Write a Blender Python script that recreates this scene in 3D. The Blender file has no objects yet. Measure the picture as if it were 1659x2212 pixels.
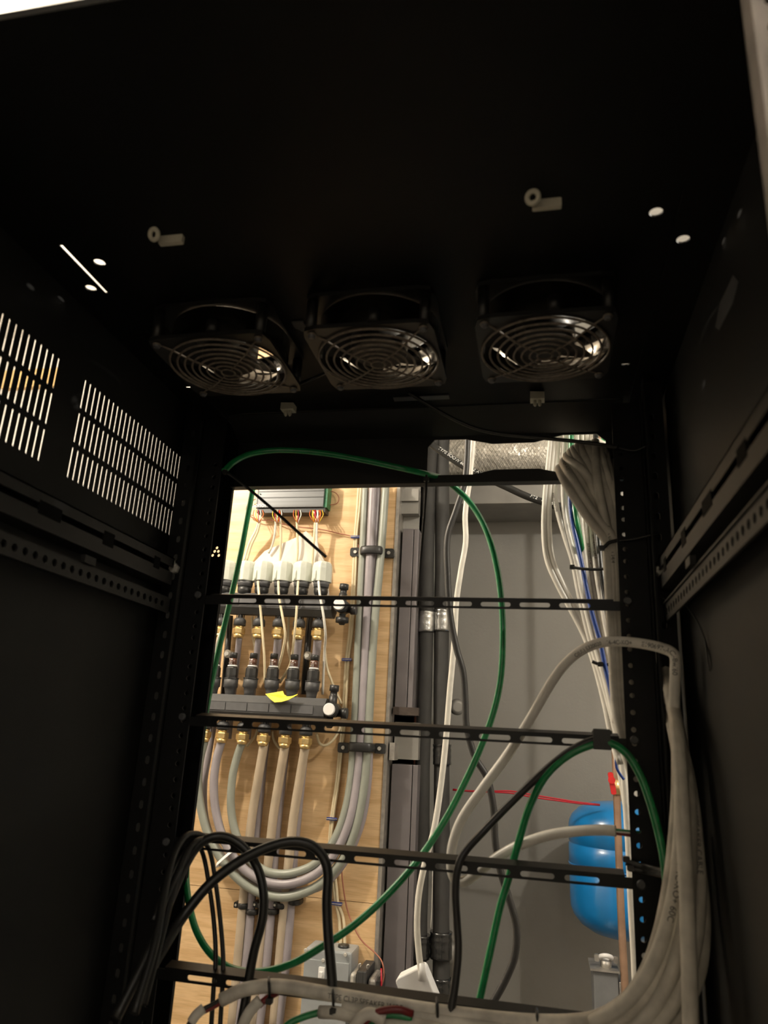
import bpy, bmesh, math, random
from mathutils import Vector, Matrix
random.seed(7)
S = bpy.context.scene
COL = S.collection

# ------------------------------------------------------------------ camera, light, exposure
W, H, FPX = 1659.0, 2212.0, 1574.17
CAM = Vector((0.144920, -0.758448, -0.241247))
YAW, PITCH, ROLL = -0.2175086, 0.2991995, 0.0539738
_f = Vector((math.sin(YAW)*math.cos(PITCH), math.cos(YAW)*math.cos(PITCH), math.sin(PITCH)))
_r0 = Vector((math.cos(YAW), -math.sin(YAW), 0)); _u0 = _r0.cross(_f)
_r = math.cos(ROLL)*_r0 + math.sin(ROLL)*_u0
_u = -math.sin(ROLL)*_r0 + math.cos(ROLL)*_u0
cam_d = bpy.data.cameras.new('camera'); cam = bpy.data.objects.new('camera', cam_d); COL.objects.link(cam)
m = Matrix.Identity(4)
for i in range(3):
    m[i][0] = _r[i]; m[i][1] = _u[i]; m[i][2] = -_f[i]; m[i][3] = CAM[i]
cam.matrix_world = m
cam_d.sensor_fit = 'HORIZONTAL'; cam_d.sensor_width = 7.3; cam_d.lens = 7.3*FPX/W
cam_d.clip_start = 0.01; cam_d.clip_end = 50
cam_d.dof.use_dof = True; cam_d.dof.focus_distance = 1.35; cam_d.dof.aperture_fstop = 2.2
S.camera = cam
wd = bpy.data.worlds.new('world'); S.world = wd; wd.use_nodes = True
wd.node_tree.nodes['Background'].inputs[0].default_value = (0.02, 0.018, 0.016, 1)
wd.node_tree.nodes['Background'].inputs[1].default_value = 0.0
def lamp(name, loc, watts, col, rad):
    l = bpy.data.lights.new(name, 'POINT'); l.energy = watts; l.color = col; l.shadow_soft_size = rad
    o = bpy.data.objects.new(name, l); o.location = loc; COL.objects.link(o); return o
lamp('room_lamp', (-1.02, 0.22, 0.74), 52.0, (1.0, 0.885, 0.72), 0.030)
lamp('wall_lamp', (0.89, -0.05, 0.72), 30.0, (1.0, 0.92, 0.79), 0.025)
lamp('front_room_lamp', (0.5, -1.9, 0.70), 9.0, (1.0, 0.93, 0.84), 0.10)
S.view_settings.view_transform = 'Standard'; S.view_settings.look = 'None'
S.view_settings.gamma = 1.0; S.view_settings.use_curve_mapping = False
S.view_settings.exposure = 0.0

def at(x, y, Y):
    """the point at real depth Y (metres behind the rear rails) that the photograph shows at pixel x, y"""
    d = _f + (x-W/2)/FPX*_r - (y-H/2)/FPX*_u
    return CAM + d*((Y-CAM.y)/d.y)
def mpp(x, y, Y):
    return (at(x, y, Y)-CAM).dot(_f)/FPX
def path(pts, Y0, Y1=None):
    n = len(pts); out = []
    for i, p in enumerate(pts):
        Y = p[2] if len(p) > 2 else Y0 + ((Y1 if Y1 is not None else Y0)-Y0)*i/max(1, n-1)
        out.append(at(p[0], p[1], Y))
    return out

# ------------------------------------------------------------------ materials
def mat(name, col, rough=0.5, metal=0.0, var=0.12, scale=30.0, bump=0.0, bscale=None, coat=0.0, spec=0.5, trans=0.0, stretch=None, alpha=None):
    M = bpy.data.materials.new(name); M.use_nodes = True
    nt = M.node_tree; b = nt.nodes['Principled BSDF']
    tc = nt.nodes.new('ShaderNodeTexCoord'); mp = nt.nodes.new('ShaderNodeMapping')
    if stretch: mp.inputs['Scale'].default_value = stretch
    nz = nt.nodes.new('ShaderNodeTexNoise'); nz.inputs['Scale'].default_value = scale; nz.inputs['Detail'].default_value = 4
    rp = nt.nodes.new('ShaderNodeValToRGB')
    rp.color_ramp.elements[0].position = 0.3; rp.color_ramp.elements[1].position = 0.7
    rp.color_ramp.elements[0].color = [c*(1-var) for c in col]+[1]
    rp.color_ramp.elements[1].color = [min(1, c*(1+var)) for c in col]+[1]
    L = nt.links.new
    L(tc.outputs['Object'], mp.inputs[0]); L(mp.outputs[0], nz.inputs['Vector']); L(nz.outputs['Fac'], rp.inputs[0]); L(rp.outputs[0], b.inputs['Base Color'])
    b.inputs['Roughness'].default_value = rough; b.inputs['Metallic'].default_value = metal
    b.inputs['Specular IOR Level'].default_value = spec
    if coat: b.inputs['Coat Weight'].default_value = coat; b.inputs['Coat Roughness'].default_value = 0.12
    if trans: b.inputs['Transmission Weight'].default_value = trans
    if alpha is not None: b.inputs['Alpha'].default_value = alpha
    if bump:
        n2 = nt.nodes.new('ShaderNodeTexNoise'); n2.inputs['Scale'].default_value = bscale or scale*4; n2.inputs['Detail'].default_value = 3
        bp = nt.nodes.new('ShaderNodeBump'); bp.inputs['Strength'].default_value = bump; bp.inputs['Distance'].default_value = 0.002
        L(mp.outputs[0], n2.inputs['Vector']); L(n2.outputs['Fac'], bp.inputs['Height']); L(bp.outputs[0], b.inputs['Normal'])
    return M

BLACK = mat('black_powder_coat', (0.0035, 0.0036, 0.0036), 0.5, spec=0.22, var=0.1, scale=60, bump=0.15, bscale=900)
BLACKBAR = mat('black_bar_paint', (0.004, 0.004, 0.004), 0.42, spec=0.3, var=0.1, scale=80, bump=0.1, bscale=900)
PANELBLK = mat('side_panel_paint', (0.0085, 0.0088, 0.0085), 0.6, spec=0.35, var=0.08, scale=20, bump=0.1, bscale=700)
STRIPBLK = mat('brace_paint', (0.016, 0.0158, 0.0155), 0.5, spec=0.35, var=0.12, scale=40, bump=0.1, bscale=700)
DEEPBLK = mat('shaded_black_plastic', (0.003, 0.003, 0.003), 0.8, spec=0.1)  # black plastic, with the shade of the channel recess put into the colour
HEADP = mat('header_paint', (0.014, 0.0138, 0.013), 0.5, var=0.1, scale=20, spec=0.4, bump=0.1, bscale=700)
GALV = mat('galvanised_steel', (0.42, 0.40, 0.37), 0.45, 0.75, var=0.2, scale=60, bump=0.15, bscale=200)
STEEL = mat('bright_steel', (0.62, 0.6, 0.55), 0.4, 0.45, var=0.1, scale=80)
RAILGREY = mat('grey_rail_paint', (0.45, 0.41, 0.38), 0.6, 0.0, var=0.15, scale=60)
FANBLK = mat('fan_gloss_black', (0.007, 0.0065, 0.006), 0.4, var=0.1, scale=50)
FANIN = mat('fan_inner_gloss', (0.30, 0.27, 0.23), 0.10, 1.0, var=0.2, scale=50)
GUARD = mat('dusty_guard_wire', (0.17, 0.138, 0.108), 0.55, 0.1, var=0.35, scale=180, bump=0.4, bscale=600)
BLADE = mat('fan_blade', (0.02, 0.018, 0.015), 0.4, var=0.2, scale=60)
CLIP = mat('ivory_nylon', (0.55, 0.52, 0.42), 0.5, var=0.06)
GREEN = mat('green_cable', (0.010, 0.21, 0.065), 0.3, var=0.2, scale=120, coat=0.3)
BLKC = mat('black_cable', (0.012, 0.012, 0.011), 0.4, var=0.2, scale=100)
DGREYC = mat('dark_grey_cable', (0.022, 0.021, 0.02), 0.45, var=0.15, scale=100)
WHITEC = mat('white_cable', (0.72, 0.69, 0.62), 0.42, var=0.08, scale=60)
WHITED = mat('dusty_white_cable', (0.62, 0.585, 0.51), 0.5, var=0.14, scale=70)
SMUDGE = mat('smudged_white_cable', (0.60, 0.56, 0.48), 0.5, var=0.35, scale=45)
BLUEC = mat('blue_cable', (0.012, 0.05, 0.26), 0.35, var=0.12)
REDC = mat('red_wire', (0.42, 0.015, 0.03), 0.35, var=0.1)
DKRED = mat('dark_red_wire', (0.16, 0.012, 0.012), 0.4, var=0.1)
CREAM = mat('cream_cable', (0.72, 0.62, 0.42), 0.45, var=0.1)
ORANGE = mat('orange_wire', (0.55, 0.11, 0.02), 0.4, var=0.1)
YELLOWW = mat('yellow_wire', (0.7, 0.45, 0.03), 0.4, var=0.1)
PINKW = mat('pinkish_brown_wire', (0.36, 0.13, 0.08), 0.5, var=0.15)
PEXG = mat('grey_green_pipe', (0.27, 0.285, 0.245), 0.35, var=0.08, scale=25)
PEXP = mat('lilac_grey_pipe', (0.31, 0.28, 0.30), 0.35, var=0.08, scale=25)
PEXB = mat('beige_pipe', (0.47, 0.385, 0.285), 0.38, var=0.1, scale=20)
BRASS = mat('brass', (0.80, 0.60, 0.28), 0.3, 0.8, var=0.15, scale=120)
PLBLK = mat('black_plastic', (0.022, 0.022, 0.022), 0.38, var=0.15, scale=60)
PLGREY = mat('dark_grey_plastic', (0.06, 0.06, 0.062), 0.5, var=0.1, scale=60, bump=0.1)
PLMID = mat('mid_grey_plastic', (0.10, 0.10, 0.105), 0.5, var=0.1, scale=60)
ACTW = mat('actuator_grey_white', (0.62, 0.64, 0.56), 0.45, var=0.05, scale=40)
WHITEP = mat('white_plastic', (0.78, 0.77, 0.76), 0.4, var=0.04)
GLASSR = mat('sight_glass', (0.10, 0.045, 0.03), 0.12, var=0.3, scale=100, coat=0.6)
CTRL = mat('controller_extrusion', (0.12, 0.125, 0.13), 0.36, 0.3, var=0.25, scale=8, stretch=(0.4, 1, 14))
PCB = mat('green_board', (0.02, 0.16, 0.07), 0.4, var=0.3, scale=200)
PAPER = mat('paper_sheet', (0.74, 0.68, 0.62), 0.7, var=0.06, scale=30, bump=0.2, bscale=60)
YTAG = mat('yellow_tag', (0.85, 0.68, 0.05), 0.6, var=0.06)
STAPLE = mat('blue_staple', (0.03, 0.05, 0.24), 0.4, var=0.1)
FOAM = mat('black_foam_insulation', (0.04, 0.039, 0.037), 0.75, var=0.25, scale=14, bump=0.3, bscale=60)
TAPEB = mat('black_tape', (0.02, 0.02, 0.02), 0.22, var=0.3, scale=40, bump=0.9, bscale=45, coat=0.5)
TAPES = mat('silver_tape', (0.5, 0.5, 0.49), 0.25, 0.9, var=0.4, scale=30, bump=0.9, bscale=50)
GREYWALL = mat('grey_painted_wall', (0.31, 0.30, 0.275), 0.75, var=0.05, scale=5, bump=0.15, bscale=120)
WHITEWALL = mat('white_painted_wall', (0.72, 0.69, 0.64), 0.8, var=0.03, scale=5, bump=0.1, bscale=120)
CEIL = mat('white_ceiling', (0.75, 0.73, 0.69), 0.85, var=0.03, scale=6, bump=0.1, bscale=90)
FLOORM = mat('grey_concrete', (0.22, 0.21, 0.2), 0.8, var=0.15, scale=6, bump=0.2, bscale=60)
DUCT = mat('lilac_grey_sheet_metal', (0.17, 0.155, 0.16), 0.5, 0.3, var=0.12, scale=10, bump=0.1, bscale=80)
DUCTD = mat('dull_sheet_metal', (0.28, 0.27, 0.25), 0.5, 0.4, var=0.15, scale=12, bump=0.1, bscale=60)
BOXGREY = mat('grey_enamel_box', (0.33, 0.35, 0.36), 0.4, 0.1, var=0.08, scale=25)
DKBOX = mat('shaded_zinc', (0.19, 0.195, 0.20), 0.5, 0.2, var=0.1, scale=25)  # grey darkened to carry the shade of faces turned from the light
COPPER = mat('dull_copper', (0.36, 0.225, 0.15), 0.45, 0.4, var=0.25, scale=18)
TANKB = mat('blue_tank_enamel', (0.010, 0.19, 0.50), 0.28, var=0.08, scale=12, coat=0.4)
REDP = mat('red_handle', (0.6, 0.02, 0.02), 0.4, var=0.1)
PRINT = mat('printed_ink', (0.03, 0.028, 0.028), 0.6, var=0.1)
PRINTW = mat('white_print', (0.8, 0.8, 0.78), 0.6, var=0.03)
PRINTY = mat('brown_print', (0.45, 0.33, 0.03), 0.6, var=0.05)
PINE = mat('pine_trim', (0.75, 0.5, 0.22), 0.55, var=0.15, scale=6, stretch=(1, 1, 8))
LAMIN = mat('laminated_core', (0.05, 0.05, 0.05), 0.5, 0.3, var=0.4, scale=6, stretch=(80, 1, 1))

def wood_mat():
    M = bpy.data.materials.new('maple_plywood'); M.use_nodes = True
    nt = M.node_tree; b = nt.nodes['Principled BSDF']; L = nt.links.new
    tc = nt.nodes.new('ShaderNodeTexCoord')
    mp = nt.nodes.new('ShaderNodeMapping'); mp.inputs['Scale'].default_value = (2.2, 1, 16)
    L(tc.outputs['Object'], mp.inputs[0])
    n1 = nt.nodes.new('ShaderNodeTexNoise'); n1.inputs['Scale'].default_value = 3.2; n1.inputs['Detail'].default_value = 6; n1.inputs['Distortion'].default_value = 0.7
    L(mp.outputs[0], n1.inputs['Vector'])
    mp2 = nt.nodes.new('ShaderNodeMapping'); mp2.inputs['Scale'].default_value = (6, 1, 90)
    L(tc.outputs['Object'], mp2.inputs[0])
    n2 = nt.nodes.new('ShaderNodeTexNoise'); n2.inputs['Scale'].default_value = 4; n2.inputs['Detail'].default_value = 4
    L(mp2.outputs[0], n2.inputs['Vector'])
    r1 = nt.nodes.new('ShaderNodeValToRGB')
    e = r1.color_ramp.elements
    e[0].position = 0.33; e[0].color = (0.64, 0.41, 0.20, 1); e[1].position = 0.62; e[1].color = (0.80, 0.56, 0.31, 1)
    L(n1.outputs['Fac'], r1.inputs[0])
    mx = nt.nodes.new('ShaderNodeMixRGB'); mx.blend_type = 'MULTIPLY'; mx.inputs[0].default_value = 0.35
    r2 = nt.nodes.new('ShaderNodeValToRGB'); r2.color_ramp.elements[0].position = 0.35; r2.color_ramp.elements[0].color = (0.72, 0.66, 0.6, 1); r2.color_ramp.elements[1].position = 0.55
    L(n2.outputs['Fac'], r2.inputs[0]); L(r1.outputs[0], mx.inputs[1]); L(r2.outputs[0], mx.inputs[2]); L(mx.outputs[0], b.inputs['Base Color'])
    b.inputs['Roughness'].default_value = 0.42
    return M
WOOD = wood_mat()

def foil_mat():
    M = bpy.data.materials.new('foil_scrim_jacket'); M.use_nodes = True
    nt = M.node_tree; b = nt.nodes['Principled BSDF']; L = nt.links.new
    b.inputs['Metallic'].default_value = 0.6; b.inputs['Roughness'].default_value = 0.3; b.inputs['Base Color'].default_value = (0.92, 0.87, 0.77, 1)
    tc = nt.nodes.new('ShaderNodeTexCoord')
    bumps = None
    for rot in (0.6, -0.6):
        mp = nt.nodes.new('ShaderNodeMapping'); mp.inputs['Rotation'].default_value = (0, rot, 0); mp.inputs['Scale'].default_value = (60, 60, 60)
        L(tc.outputs['Object'], mp.inputs[0])
        w = nt.nodes.new('ShaderNodeTexWave'); w.inputs['Scale'].default_value = 0.55; w.inputs['Distortion'].default_value = 0.6; w.bands_direction = 'X'
        L(mp.outputs[0], w.inputs['Vector'])
        rp = nt.nodes.new('ShaderNodeValToRGB'); rp.color_ramp.elements[0].position = 0.86; rp.color_ramp.elements[1].position = 0.97
        L(w.outputs['Fac'], rp.inputs[0])
        bp = nt.nodes.new('ShaderNodeBump'); bp.inputs['Strength'].default_value = 0.7; bp.inputs['Distance'].default_value = 0.002
        L(rp.outputs[0], bp.inputs['Height'])
        if bumps: L(bumps.outputs[0], bp.inputs['Normal'])
        bumps = bp
    n = nt.nodes.new('ShaderNodeTexNoise'); n.inputs['Scale'].default_value = 38; n.inputs['Detail'].default_value = 3
    L(tc.outputs['Object'], n.inputs['Vector'])
    bp = nt.nodes.new('ShaderNodeBump'); bp.inputs['Strength'].default_value = 1.0; bp.inputs['Distance'].default_value = 0.008
    L(n.outputs['Fac'], bp.inputs['Height']); L(bumps.outputs[0], bp.inputs['Normal']); L(bp.outputs[0], b.inputs['Normal'])
    return M
FOIL = foil_mat()

# ------------------------------------------------------------------ mesh builder
def wloc(o):
    v = Vector((0, 0, 0))
    while o is not None:
        v += o.location; o = o.parent
    return v
def spline(pts, sub=6):
    pts = [Vector(p) for p in pts]
    if len(pts) < 3 or sub <= 1: return pts
    out = []
    P = [pts[0]*2-pts[1]] + pts + [pts[-1]*2-pts[-2]]
    for i in range(1, len(P)-2):
        p0, p1, p2, p3 = P[i-1:i+3]
        d1, d2, d0 = (p2-p1).length**.5, (p3-p2).length**.5, (p1-p0).length**.5
        d0 = max(d0, 1e-5); d1 = max(d1, 1e-5); d2 = max(d2, 1e-5)
        m1 = (p2-p1) + d1*((p1-p0)/d0 - (p2-p0)/(d0+d1)) if False else (p2-p0)*(d1/(d0+d1))
        m2 = (p3-p1)*(d1/(d1+d2))
        for k in range(sub):
            t = k/sub; t2 = t*t; t3 = t2*t
            out.append((2*t3-3*t2+1)*p1 + (t3-2*t2+t)*m1 + (-2*t3+3*t2)*p2 + (t3-t2)*m2)
    out.append(pts[-1]); return out

class MB:
    def __init__(s): s.v = []; s.f = []; s.sm = []
    def face(s, idx, smooth=False): s.f.append(tuple(idx)); s.sm.append(smooth)
    def add(s, p): s.v.append(Vector(p)); return len(s.v)-1
    def box(s, c, d, R=None):
        c = Vector(c); h = [x/2 for x in d]; b = len(s.v)
        for x in (-1, 1):
            for y in (-1, 1):
                for z in (-1, 1):
                    p = Vector((x*h[0], y*h[1], z*h[2])); s.v.append(c + (R @ p if R else p))
        for q in ((0, 1, 3, 2), (4, 6, 7, 5), (0, 4, 5, 1), (2, 3, 7, 6), (0, 2, 6, 4), (1, 5, 7, 3)): s.face([b+i for i in q])
        return s
    def bbox(s, x0, x1, y0, y1, z0, z1):
        return s.box(((x0+x1)/2, (y0+y1)/2, (z0+z1)/2), (abs(x1-x0), abs(y1-y0), abs(z1-z0)))
    def rbox(s, c, d, r, R=None, seg=3):
        """a box with its edges along local Y rounded"""
        pts = []
        hx, hz = d[0]/2, d[2]/2
        for k, (sx, sz) in enumerate(((1, 1), (-1, 1), (-1, -1), (1, -1))):
            for j in range(seg+1):
                a = math.pi/2*(k + j/seg)
                pts.append((sx*(hx-r)+r*math.cos(a), sz*(hz-r)+r*math.sin(a)))
        c = Vector(c); n = len(pts); b = len(s.v)
        for y in (-d[1]/2, d[1]/2):
            for x, z in pts:
                p = Vector((x, y, z)); s.v.append(c + (R @ p if R else p))
        s.face([b+i for i in range(n)]); s.face([b+n+i for i in reversed(range(n))])
        for i in range(n): s.face((b+(i+1) % n, b+i, b+n+i, b+n+(i+1) % n))
        return s
    def prism(s, poly, origin, U, V, N, t):
        origin = Vector(origin); U = Vector(U); V = Vector(V); N = Vector(N); n = len(poly); b = len(s.v)
        for k in (0, t):
            for u, v in poly: s.v.append(origin+U*u+V*v+N*k)
        s.face([b+i for i in reversed(range(n))]); s.face([b+n+i for i in range(n)])
        for i in range(n): s.face((b+i, b+(i+1) % n, b+n+(i+1) % n, b+n+i))
        return s
    def tube(s, pts, r, sides=10, sub=6, cap=True, flat=1.0, up=None):
        P = spline(pts, sub); n = len(P); b = len(s.v)
        T = [(P[min(i+1, n-1)]-P[max(i-1, 0)]).normalized() for i in range(n)]
        nn = Vector(up) if up else (Vector((0, -1, 0)) if abs(T[0].y) < 0.9 else Vector((1, 0, 0)))
        for i in range(n):
            nn = (nn - T[i]*nn.dot(T[i])); nn = nn.normalized() if nn.length > 1e-6 else T[i].orthogonal().normalized()
            bb = T[i].cross(nn); rr = r(i/(n-1)) if callable(r) else r
            for k in range(sides):
                a = 2*math.pi*k/sides
                s.v.append(P[i] + nn*(rr*flat*math.cos(a)) + bb*(rr*math.sin(a)))
        for i in range(n-1):
            for k in range(sides):
                k2 = (k+1) % sides
                s.face((b+i*sides+k, b+i*sides+k2, b+(i+1)*sides+k2, b+(i+1)*sides+k), True)
        if cap:
            s.face([b+k for k in reversed(range(sides))]); s.face([b+(n-1)*sides+k for k in range(sides)])
        return s
    def lathe(s, prof, c, axis=(0, 0, 1), sides=16, smooth=True, ref=None):
        """prof: (radius, distance along axis)"""
        c = Vector(c); A = Vector(axis).normalized()
        X = Vector(ref) if ref else A.orthogonal(); X = (X-A*X.dot(A)).normalized(); Yv = A.cross(X); b = len(s.v); n = len(prof)
        for r, h in prof:
            for k in range(sides):
                a = 2*math.pi*(k+.5)/sides
                s.v.append(c + A*h + (X*math.cos(a)+Yv*math.sin(a))*max(r, 1e-5))
        for i in range(n-1):
            for k in range(sides):
                k2 = (k+1) % sides
                s.face((b+i*sides+k, b+i*sides+k2, b+(i+1)*sides+k2, b+(i+1)*sides+k), smooth)
        s.face([b+k for k in reversed(range(sides))]); s.face([b+(n-1)*sides+k for k in range(sides)])
        return s
    def ring(s, c, R, r, axis=(0, 0, 1), sides=40, rs=6):
        c = Vector(c); A = Vector(axis).normalized(); X = A.orthogonal().normalized(); Yv = A.cross(X); b = len(s.v)
        for i in range(sides):
            a = 2*math.pi*i/sides; d = X*math.cos(a)+Yv*math.sin(a)
            for k in range(rs):
                q = 2*math.pi*k/rs; s.v.append(c + d*(R+r*math.cos(q)) + A*(r*math.sin(q)))
        for i in range(sides):
            for k in range(rs):
                i2 = (i+1) % sides; k2 = (k+1) % rs
                s.face((b+i*rs+k, b+i2*rs+k, b+i2*rs+k2, b+i*rs+k2), True)
        return s
    def plate(s, o, U, V, t, cells):
        """flat sheet with real openings; cells: (u0,u1,v0,v1, None | (hu0,hu1,hv0,hv1)), slots get round ends"""
        o = Vector(o); U = Vector(U); V = Vector(V); N = U.cross(V)
        us = [c[0] for c in cells]+[c[1] for c in cells]; vs = [c[2] for c in cells]+[c[3] for c in cells]
        def pt(u, v, k): s.v.append(o+U*u+V*v+N*(t*k)); return len(s.v)-1
        for u0, u1, v0, v1, h in cells:
            if h is None:
                for k in (0, 1):
                    q = [pt(u0, v0, k), pt(u1, v0, k), pt(u1, v1, k), pt(u0, v1, k)]
                    s.face(q if k else q[::-1])
                continue
            a0, a1, b0, b1 = h
            tall = (b1-b0) > (a1-a0); hp = []; op = []
            K = 6 if min(a1-a0, b1-b0) > 0.0035 else 2
            if not tall:
                r = (b1-b0)/2; cv = (b0+b1)/2
                for j in range(K+1):
                    a = -math.pi/2+math.pi*j/K; hp.append((a1-r+r*math.cos(a), cv+r*math.sin(a))); op.append((u1, v0+(v1-v0)*j/K))
                for j in range(K+1):
                    a = math.pi/2+math.pi*j/K; hp.append((a0+r+r*math.cos(a), cv+r*math.sin(a))); op.append((u0, v1-(v1-v0)*j/K))
            else:
                r = (a1-a0)/2; cu = (a0+a1)/2
                for j in range(K+1):
                    a = math.pi*j/K; hp.append((cu+r*math.cos(a), b1-r+r*math.sin(a))); op.append((u1-(u1-u0)*j/K, v1))
                for j in range(K+1):
                    a = math.pi+math.pi*j/K; hp.append((cu+r*math.cos(a), b0+r+r*math.sin(a))); op.append((u0+(u1-u0)*j/K, v0))
            n = len(hp); hi = [[pt(u, v, k) for u, v in hp] for k in (0, 1)]; oi = [[pt(u, v, k) for u, v in op] for k in (0, 1)]
            for i in range(n):
                j = (i+1) % n
                s.face((hi[1][i], oi[1][i], oi[1][j], hi[1][j])); s.face((hi[0][j], oi[0][j], oi[0][i], hi[0][i]))
                s.face((hi[0][i], hi[1][i], hi[1][j], hi[0][j]))
        u0, u1, v0, v1 = min(us), max(us), min(vs), max(vs)
        for (p, q) in (((u0, v0), (u1, v0)), ((u1, v0), (u1, v1)), ((u1, v1), (u0, v1)), ((u0, v1), (u0, v0))):
            s.face((pt(*p, 0), pt(*q, 0), pt(*q, 1), pt(*p, 1)))
        return s
    def build(s, name, material, parent=None, bevel=0.0):
        me = bpy.data.meshes.new(name); off = wloc(parent) if parent else Vector((0, 0, 0))
        me.from_pydata([tuple(v-off) for v in s.v], [], s.f); me.validate()
        for p, k in zip(me.polygons, s.sm): p.use_smooth = k
        me.materials.append(material)
        o = bpy.data.objects.new(name, me); COL.objects.link(o)
        if parent: o.parent = parent
        if bevel:
            b = o.modifiers.new('edge', 'BEVEL'); b.width = bevel; b.segments = 2; b.limit_method = 'ANGLE'
        return o

def tag(o, label=None, cat=None, group=None, kind=None):
    if label: o['label'] = label
    if cat: o['category'] = cat
    if group: o['group'] = group
    if kind: o['kind'] = kind
    return o
def thing(name, loc, label, cat, group=None):
    o = bpy.data.objects.new(name, None); o.location = loc; o.empty_display_size = 0.02; COL.objects.link(o)
    return tag(o, label, cat, group)
def copy_tree(o, parent=None, shift=(0, 0, 0)):
    c = o.copy(); COL.objects.link(c); c.parent = parent
    if parent is None: c.location = o.location + Vector(shift)
    for ch in list(o.children): copy_tree(ch, c)
    return c
def text_mesh(body, size, extrude=0.0):
    cu = bpy.data.curves.new('t', 'FONT'); cu.body = body; cu.size = size; cu.align_x = 'CENTER'; cu.align_y = 'CENTER'; cu.extrude = extrude
    o = bpy.data.objects.new('t', cu); COL.objects.link(o); bpy.context.view_layer.update()
    me = o.evaluated_get(bpy.context.evaluated_depsgraph_get()).to_mesh()
    vs = [v.co.copy() for v in me.vertices]; fs = [tuple(p.vertices) for p in me.polygons]
    bpy.data.objects.remove(o); bpy.data.curves.remove(cu); return vs, fs
def flat_text(name, body, size, c, U, V, material, parent):
    vs, fs = text_mesh(body, size); b = MB(); U = Vector(U); V = Vector(V)
    b.v = [Vector(c)+U*p.x+V*p.y for p in vs]; b.f = fs; b.sm = [False]*len(fs)
    return b.build(name, material, parent)
def wrapped_text(name, body, size, pts, r, frac, material, parent, tilt=0.0, flip=False, sub=6):
    """print that follows a cable: along its length, wrapped on its round side facing the front"""
    P = spline(pts, sub*3); Ls = [0.0]
    for i in range(1, len(P)): Ls.append(Ls[-1]+(P[i]-P[i-1]).length)
    vs, fs = text_mesh(body, size); s0 = Ls[-1]*frac; b = MB(); out = []
    for p in vs:
        x = -p.x if flip else p.x; y = -p.y if flip else p.y
        q = min(max(s0+x, 0), Ls[-1]-1e-6); i = max(k for k in range(len(P)-1) if Ls[k] <= q)
        t = (q-Ls[i])/max(1e-9, Ls[i+1]-Ls[i]); c = P[i].lerp(P[i+1], t); T = (P[i+1]-P[i]).normalized()
        N = Vector((0, -1, 0)); N = (N-T*N.dot(T)).normalized(); B = N.cross(T)
        a = tilt + y/r
        out.append(c + (N*math.cos(a)+B*math.sin(a))*(r*1.02+0.00012))
    b.v = out; b.f = fs; b.sm = [False]*len(fs)
    return b.build(name, material, parent)
def cable(name, pts, r, material, label, cat='cable', group=None, sub=6, sides=10, flat=1.0, parent=None):
    o = MB().tube(pts, r, sides=sides, sub=sub, flat=flat).build(name, material, parent)
    if parent is None: tag(o, label, cat, group)
    elif label: o['label'] = label
    return o

# ------------------------------------------------------------------ room
def struct(name, mb, material, bevel=0): return tag(mb.build(name, material, None, bevel), kind='structure')
ZF, ZC = -1.75, 0.92
struct('floor', MB().bbox(-1.75, 1.5, -3.1, 1.62, ZF-0.05, ZF), FLOORM)
struct('ceiling', MB().bbox(-1.75, 1.5, -3.1, 1.62, ZC, ZC+0.05), CEIL)
struct('wall_left', MB().bbox(-1.75, -1.65, -3.0, 1.52, ZF, ZC), WHITEWALL)
struct('wall_right', MB().bbox(1.4, 1.5, -3.0, 1.52, ZF, ZC), WHITEWALL)
struct('wall_front', MB().bbox(-1.75, 1.5, -3.1, -3.0, ZF, ZC), WHITEWALL)
struct('wall_back', MB().bbox(-0.21, 1.5, 1.52, 1.62, ZF, ZC), GREYWALL)
# maple plywood backing in two boards, on the nearer part of the back wall
wl = struct('wall_rear', MB().bbox(-1.65, -0.215, 1.02, 1.06, ZF, ZC), WHITEWALL)
SEAM = -0.594
MB().bbox(-0.74, -0.2125, 1.0, 1.02, SEAM+0.0006, ZC-0.002).build('plywood_board', WOOD, wl)
MB().bbox(-0.74, -0.2125, 1.0, 1.02, ZF+0.002, SEAM-0.0006).build('plywood_board', WOOD, wl)
struct('trim_1', MB().bbox(-0.2118, -0.2035, 0.997, 1.06, ZF, ZC), GALV)
struct('trim_2', MB().bbox(at(10, 800, 1.0).x, at(128, 800, 1.0).x, 1.0, 1.02, at(70, 835, 1.0).z, at(70, 797, 1.0).z), PINE)

# ------------------------------------------------------------------ the rack
rack = thing('server_rack', (0, 0, -1.7), 'open black equipment rack framing the view, with slotted side panels and roof', 'server rack')
X, Yv, Z = Vector((1, 0, 0)), Vector((0, 1, 0)), Vector((0, 0, 1))
ZR = 0.142
def cells_with(u0, u1, v0, v1, holes, edge=0.0012):
    """cut a strip along u into cells, one per opening"""
    holes = sorted(holes); out = []; u = u0
    for i, h in enumerate(holes):
        a = h[0]-edge; b = h[1]+edge
        if a > u: out.append((u, a, v0, v1, None))
        out.append((a, b, v0, v1, h)); u = b
    if u < u1: out.append((u, u1, v0, v1, None))
    return out
hr = 0.005
# roof: front beam, two side strips, rear strip
MB().plate((0, 0, ZR), X, Yv, 0.0015, [(-0.285, 0.285, -0.496, -0.306, None)]).bbox(-0.285, 0.285, -0.498, -0.496, ZR-0.004, ZR+0.0015).build('roof_beam', BLACK, rack)
for sx in (-1, 1):
    def hole(y): return (y-hr, y+hr, sx*0.2585-hr, sx*0.2585+hr)
    lo, hi = (0.2495, 0.285) if sx > 0 else (-0.285, -0.2497)
    cs = cells_with(-0.306, 0.083, lo, hi, [hole(-0.244)] + ([hole(-0.0455)] if sx < 0 else []))
    MB().plate((0, 0, ZR+0.0015), Yv, X, 0.0015, cs).build('roof_edge', BLACK, rack)
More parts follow.
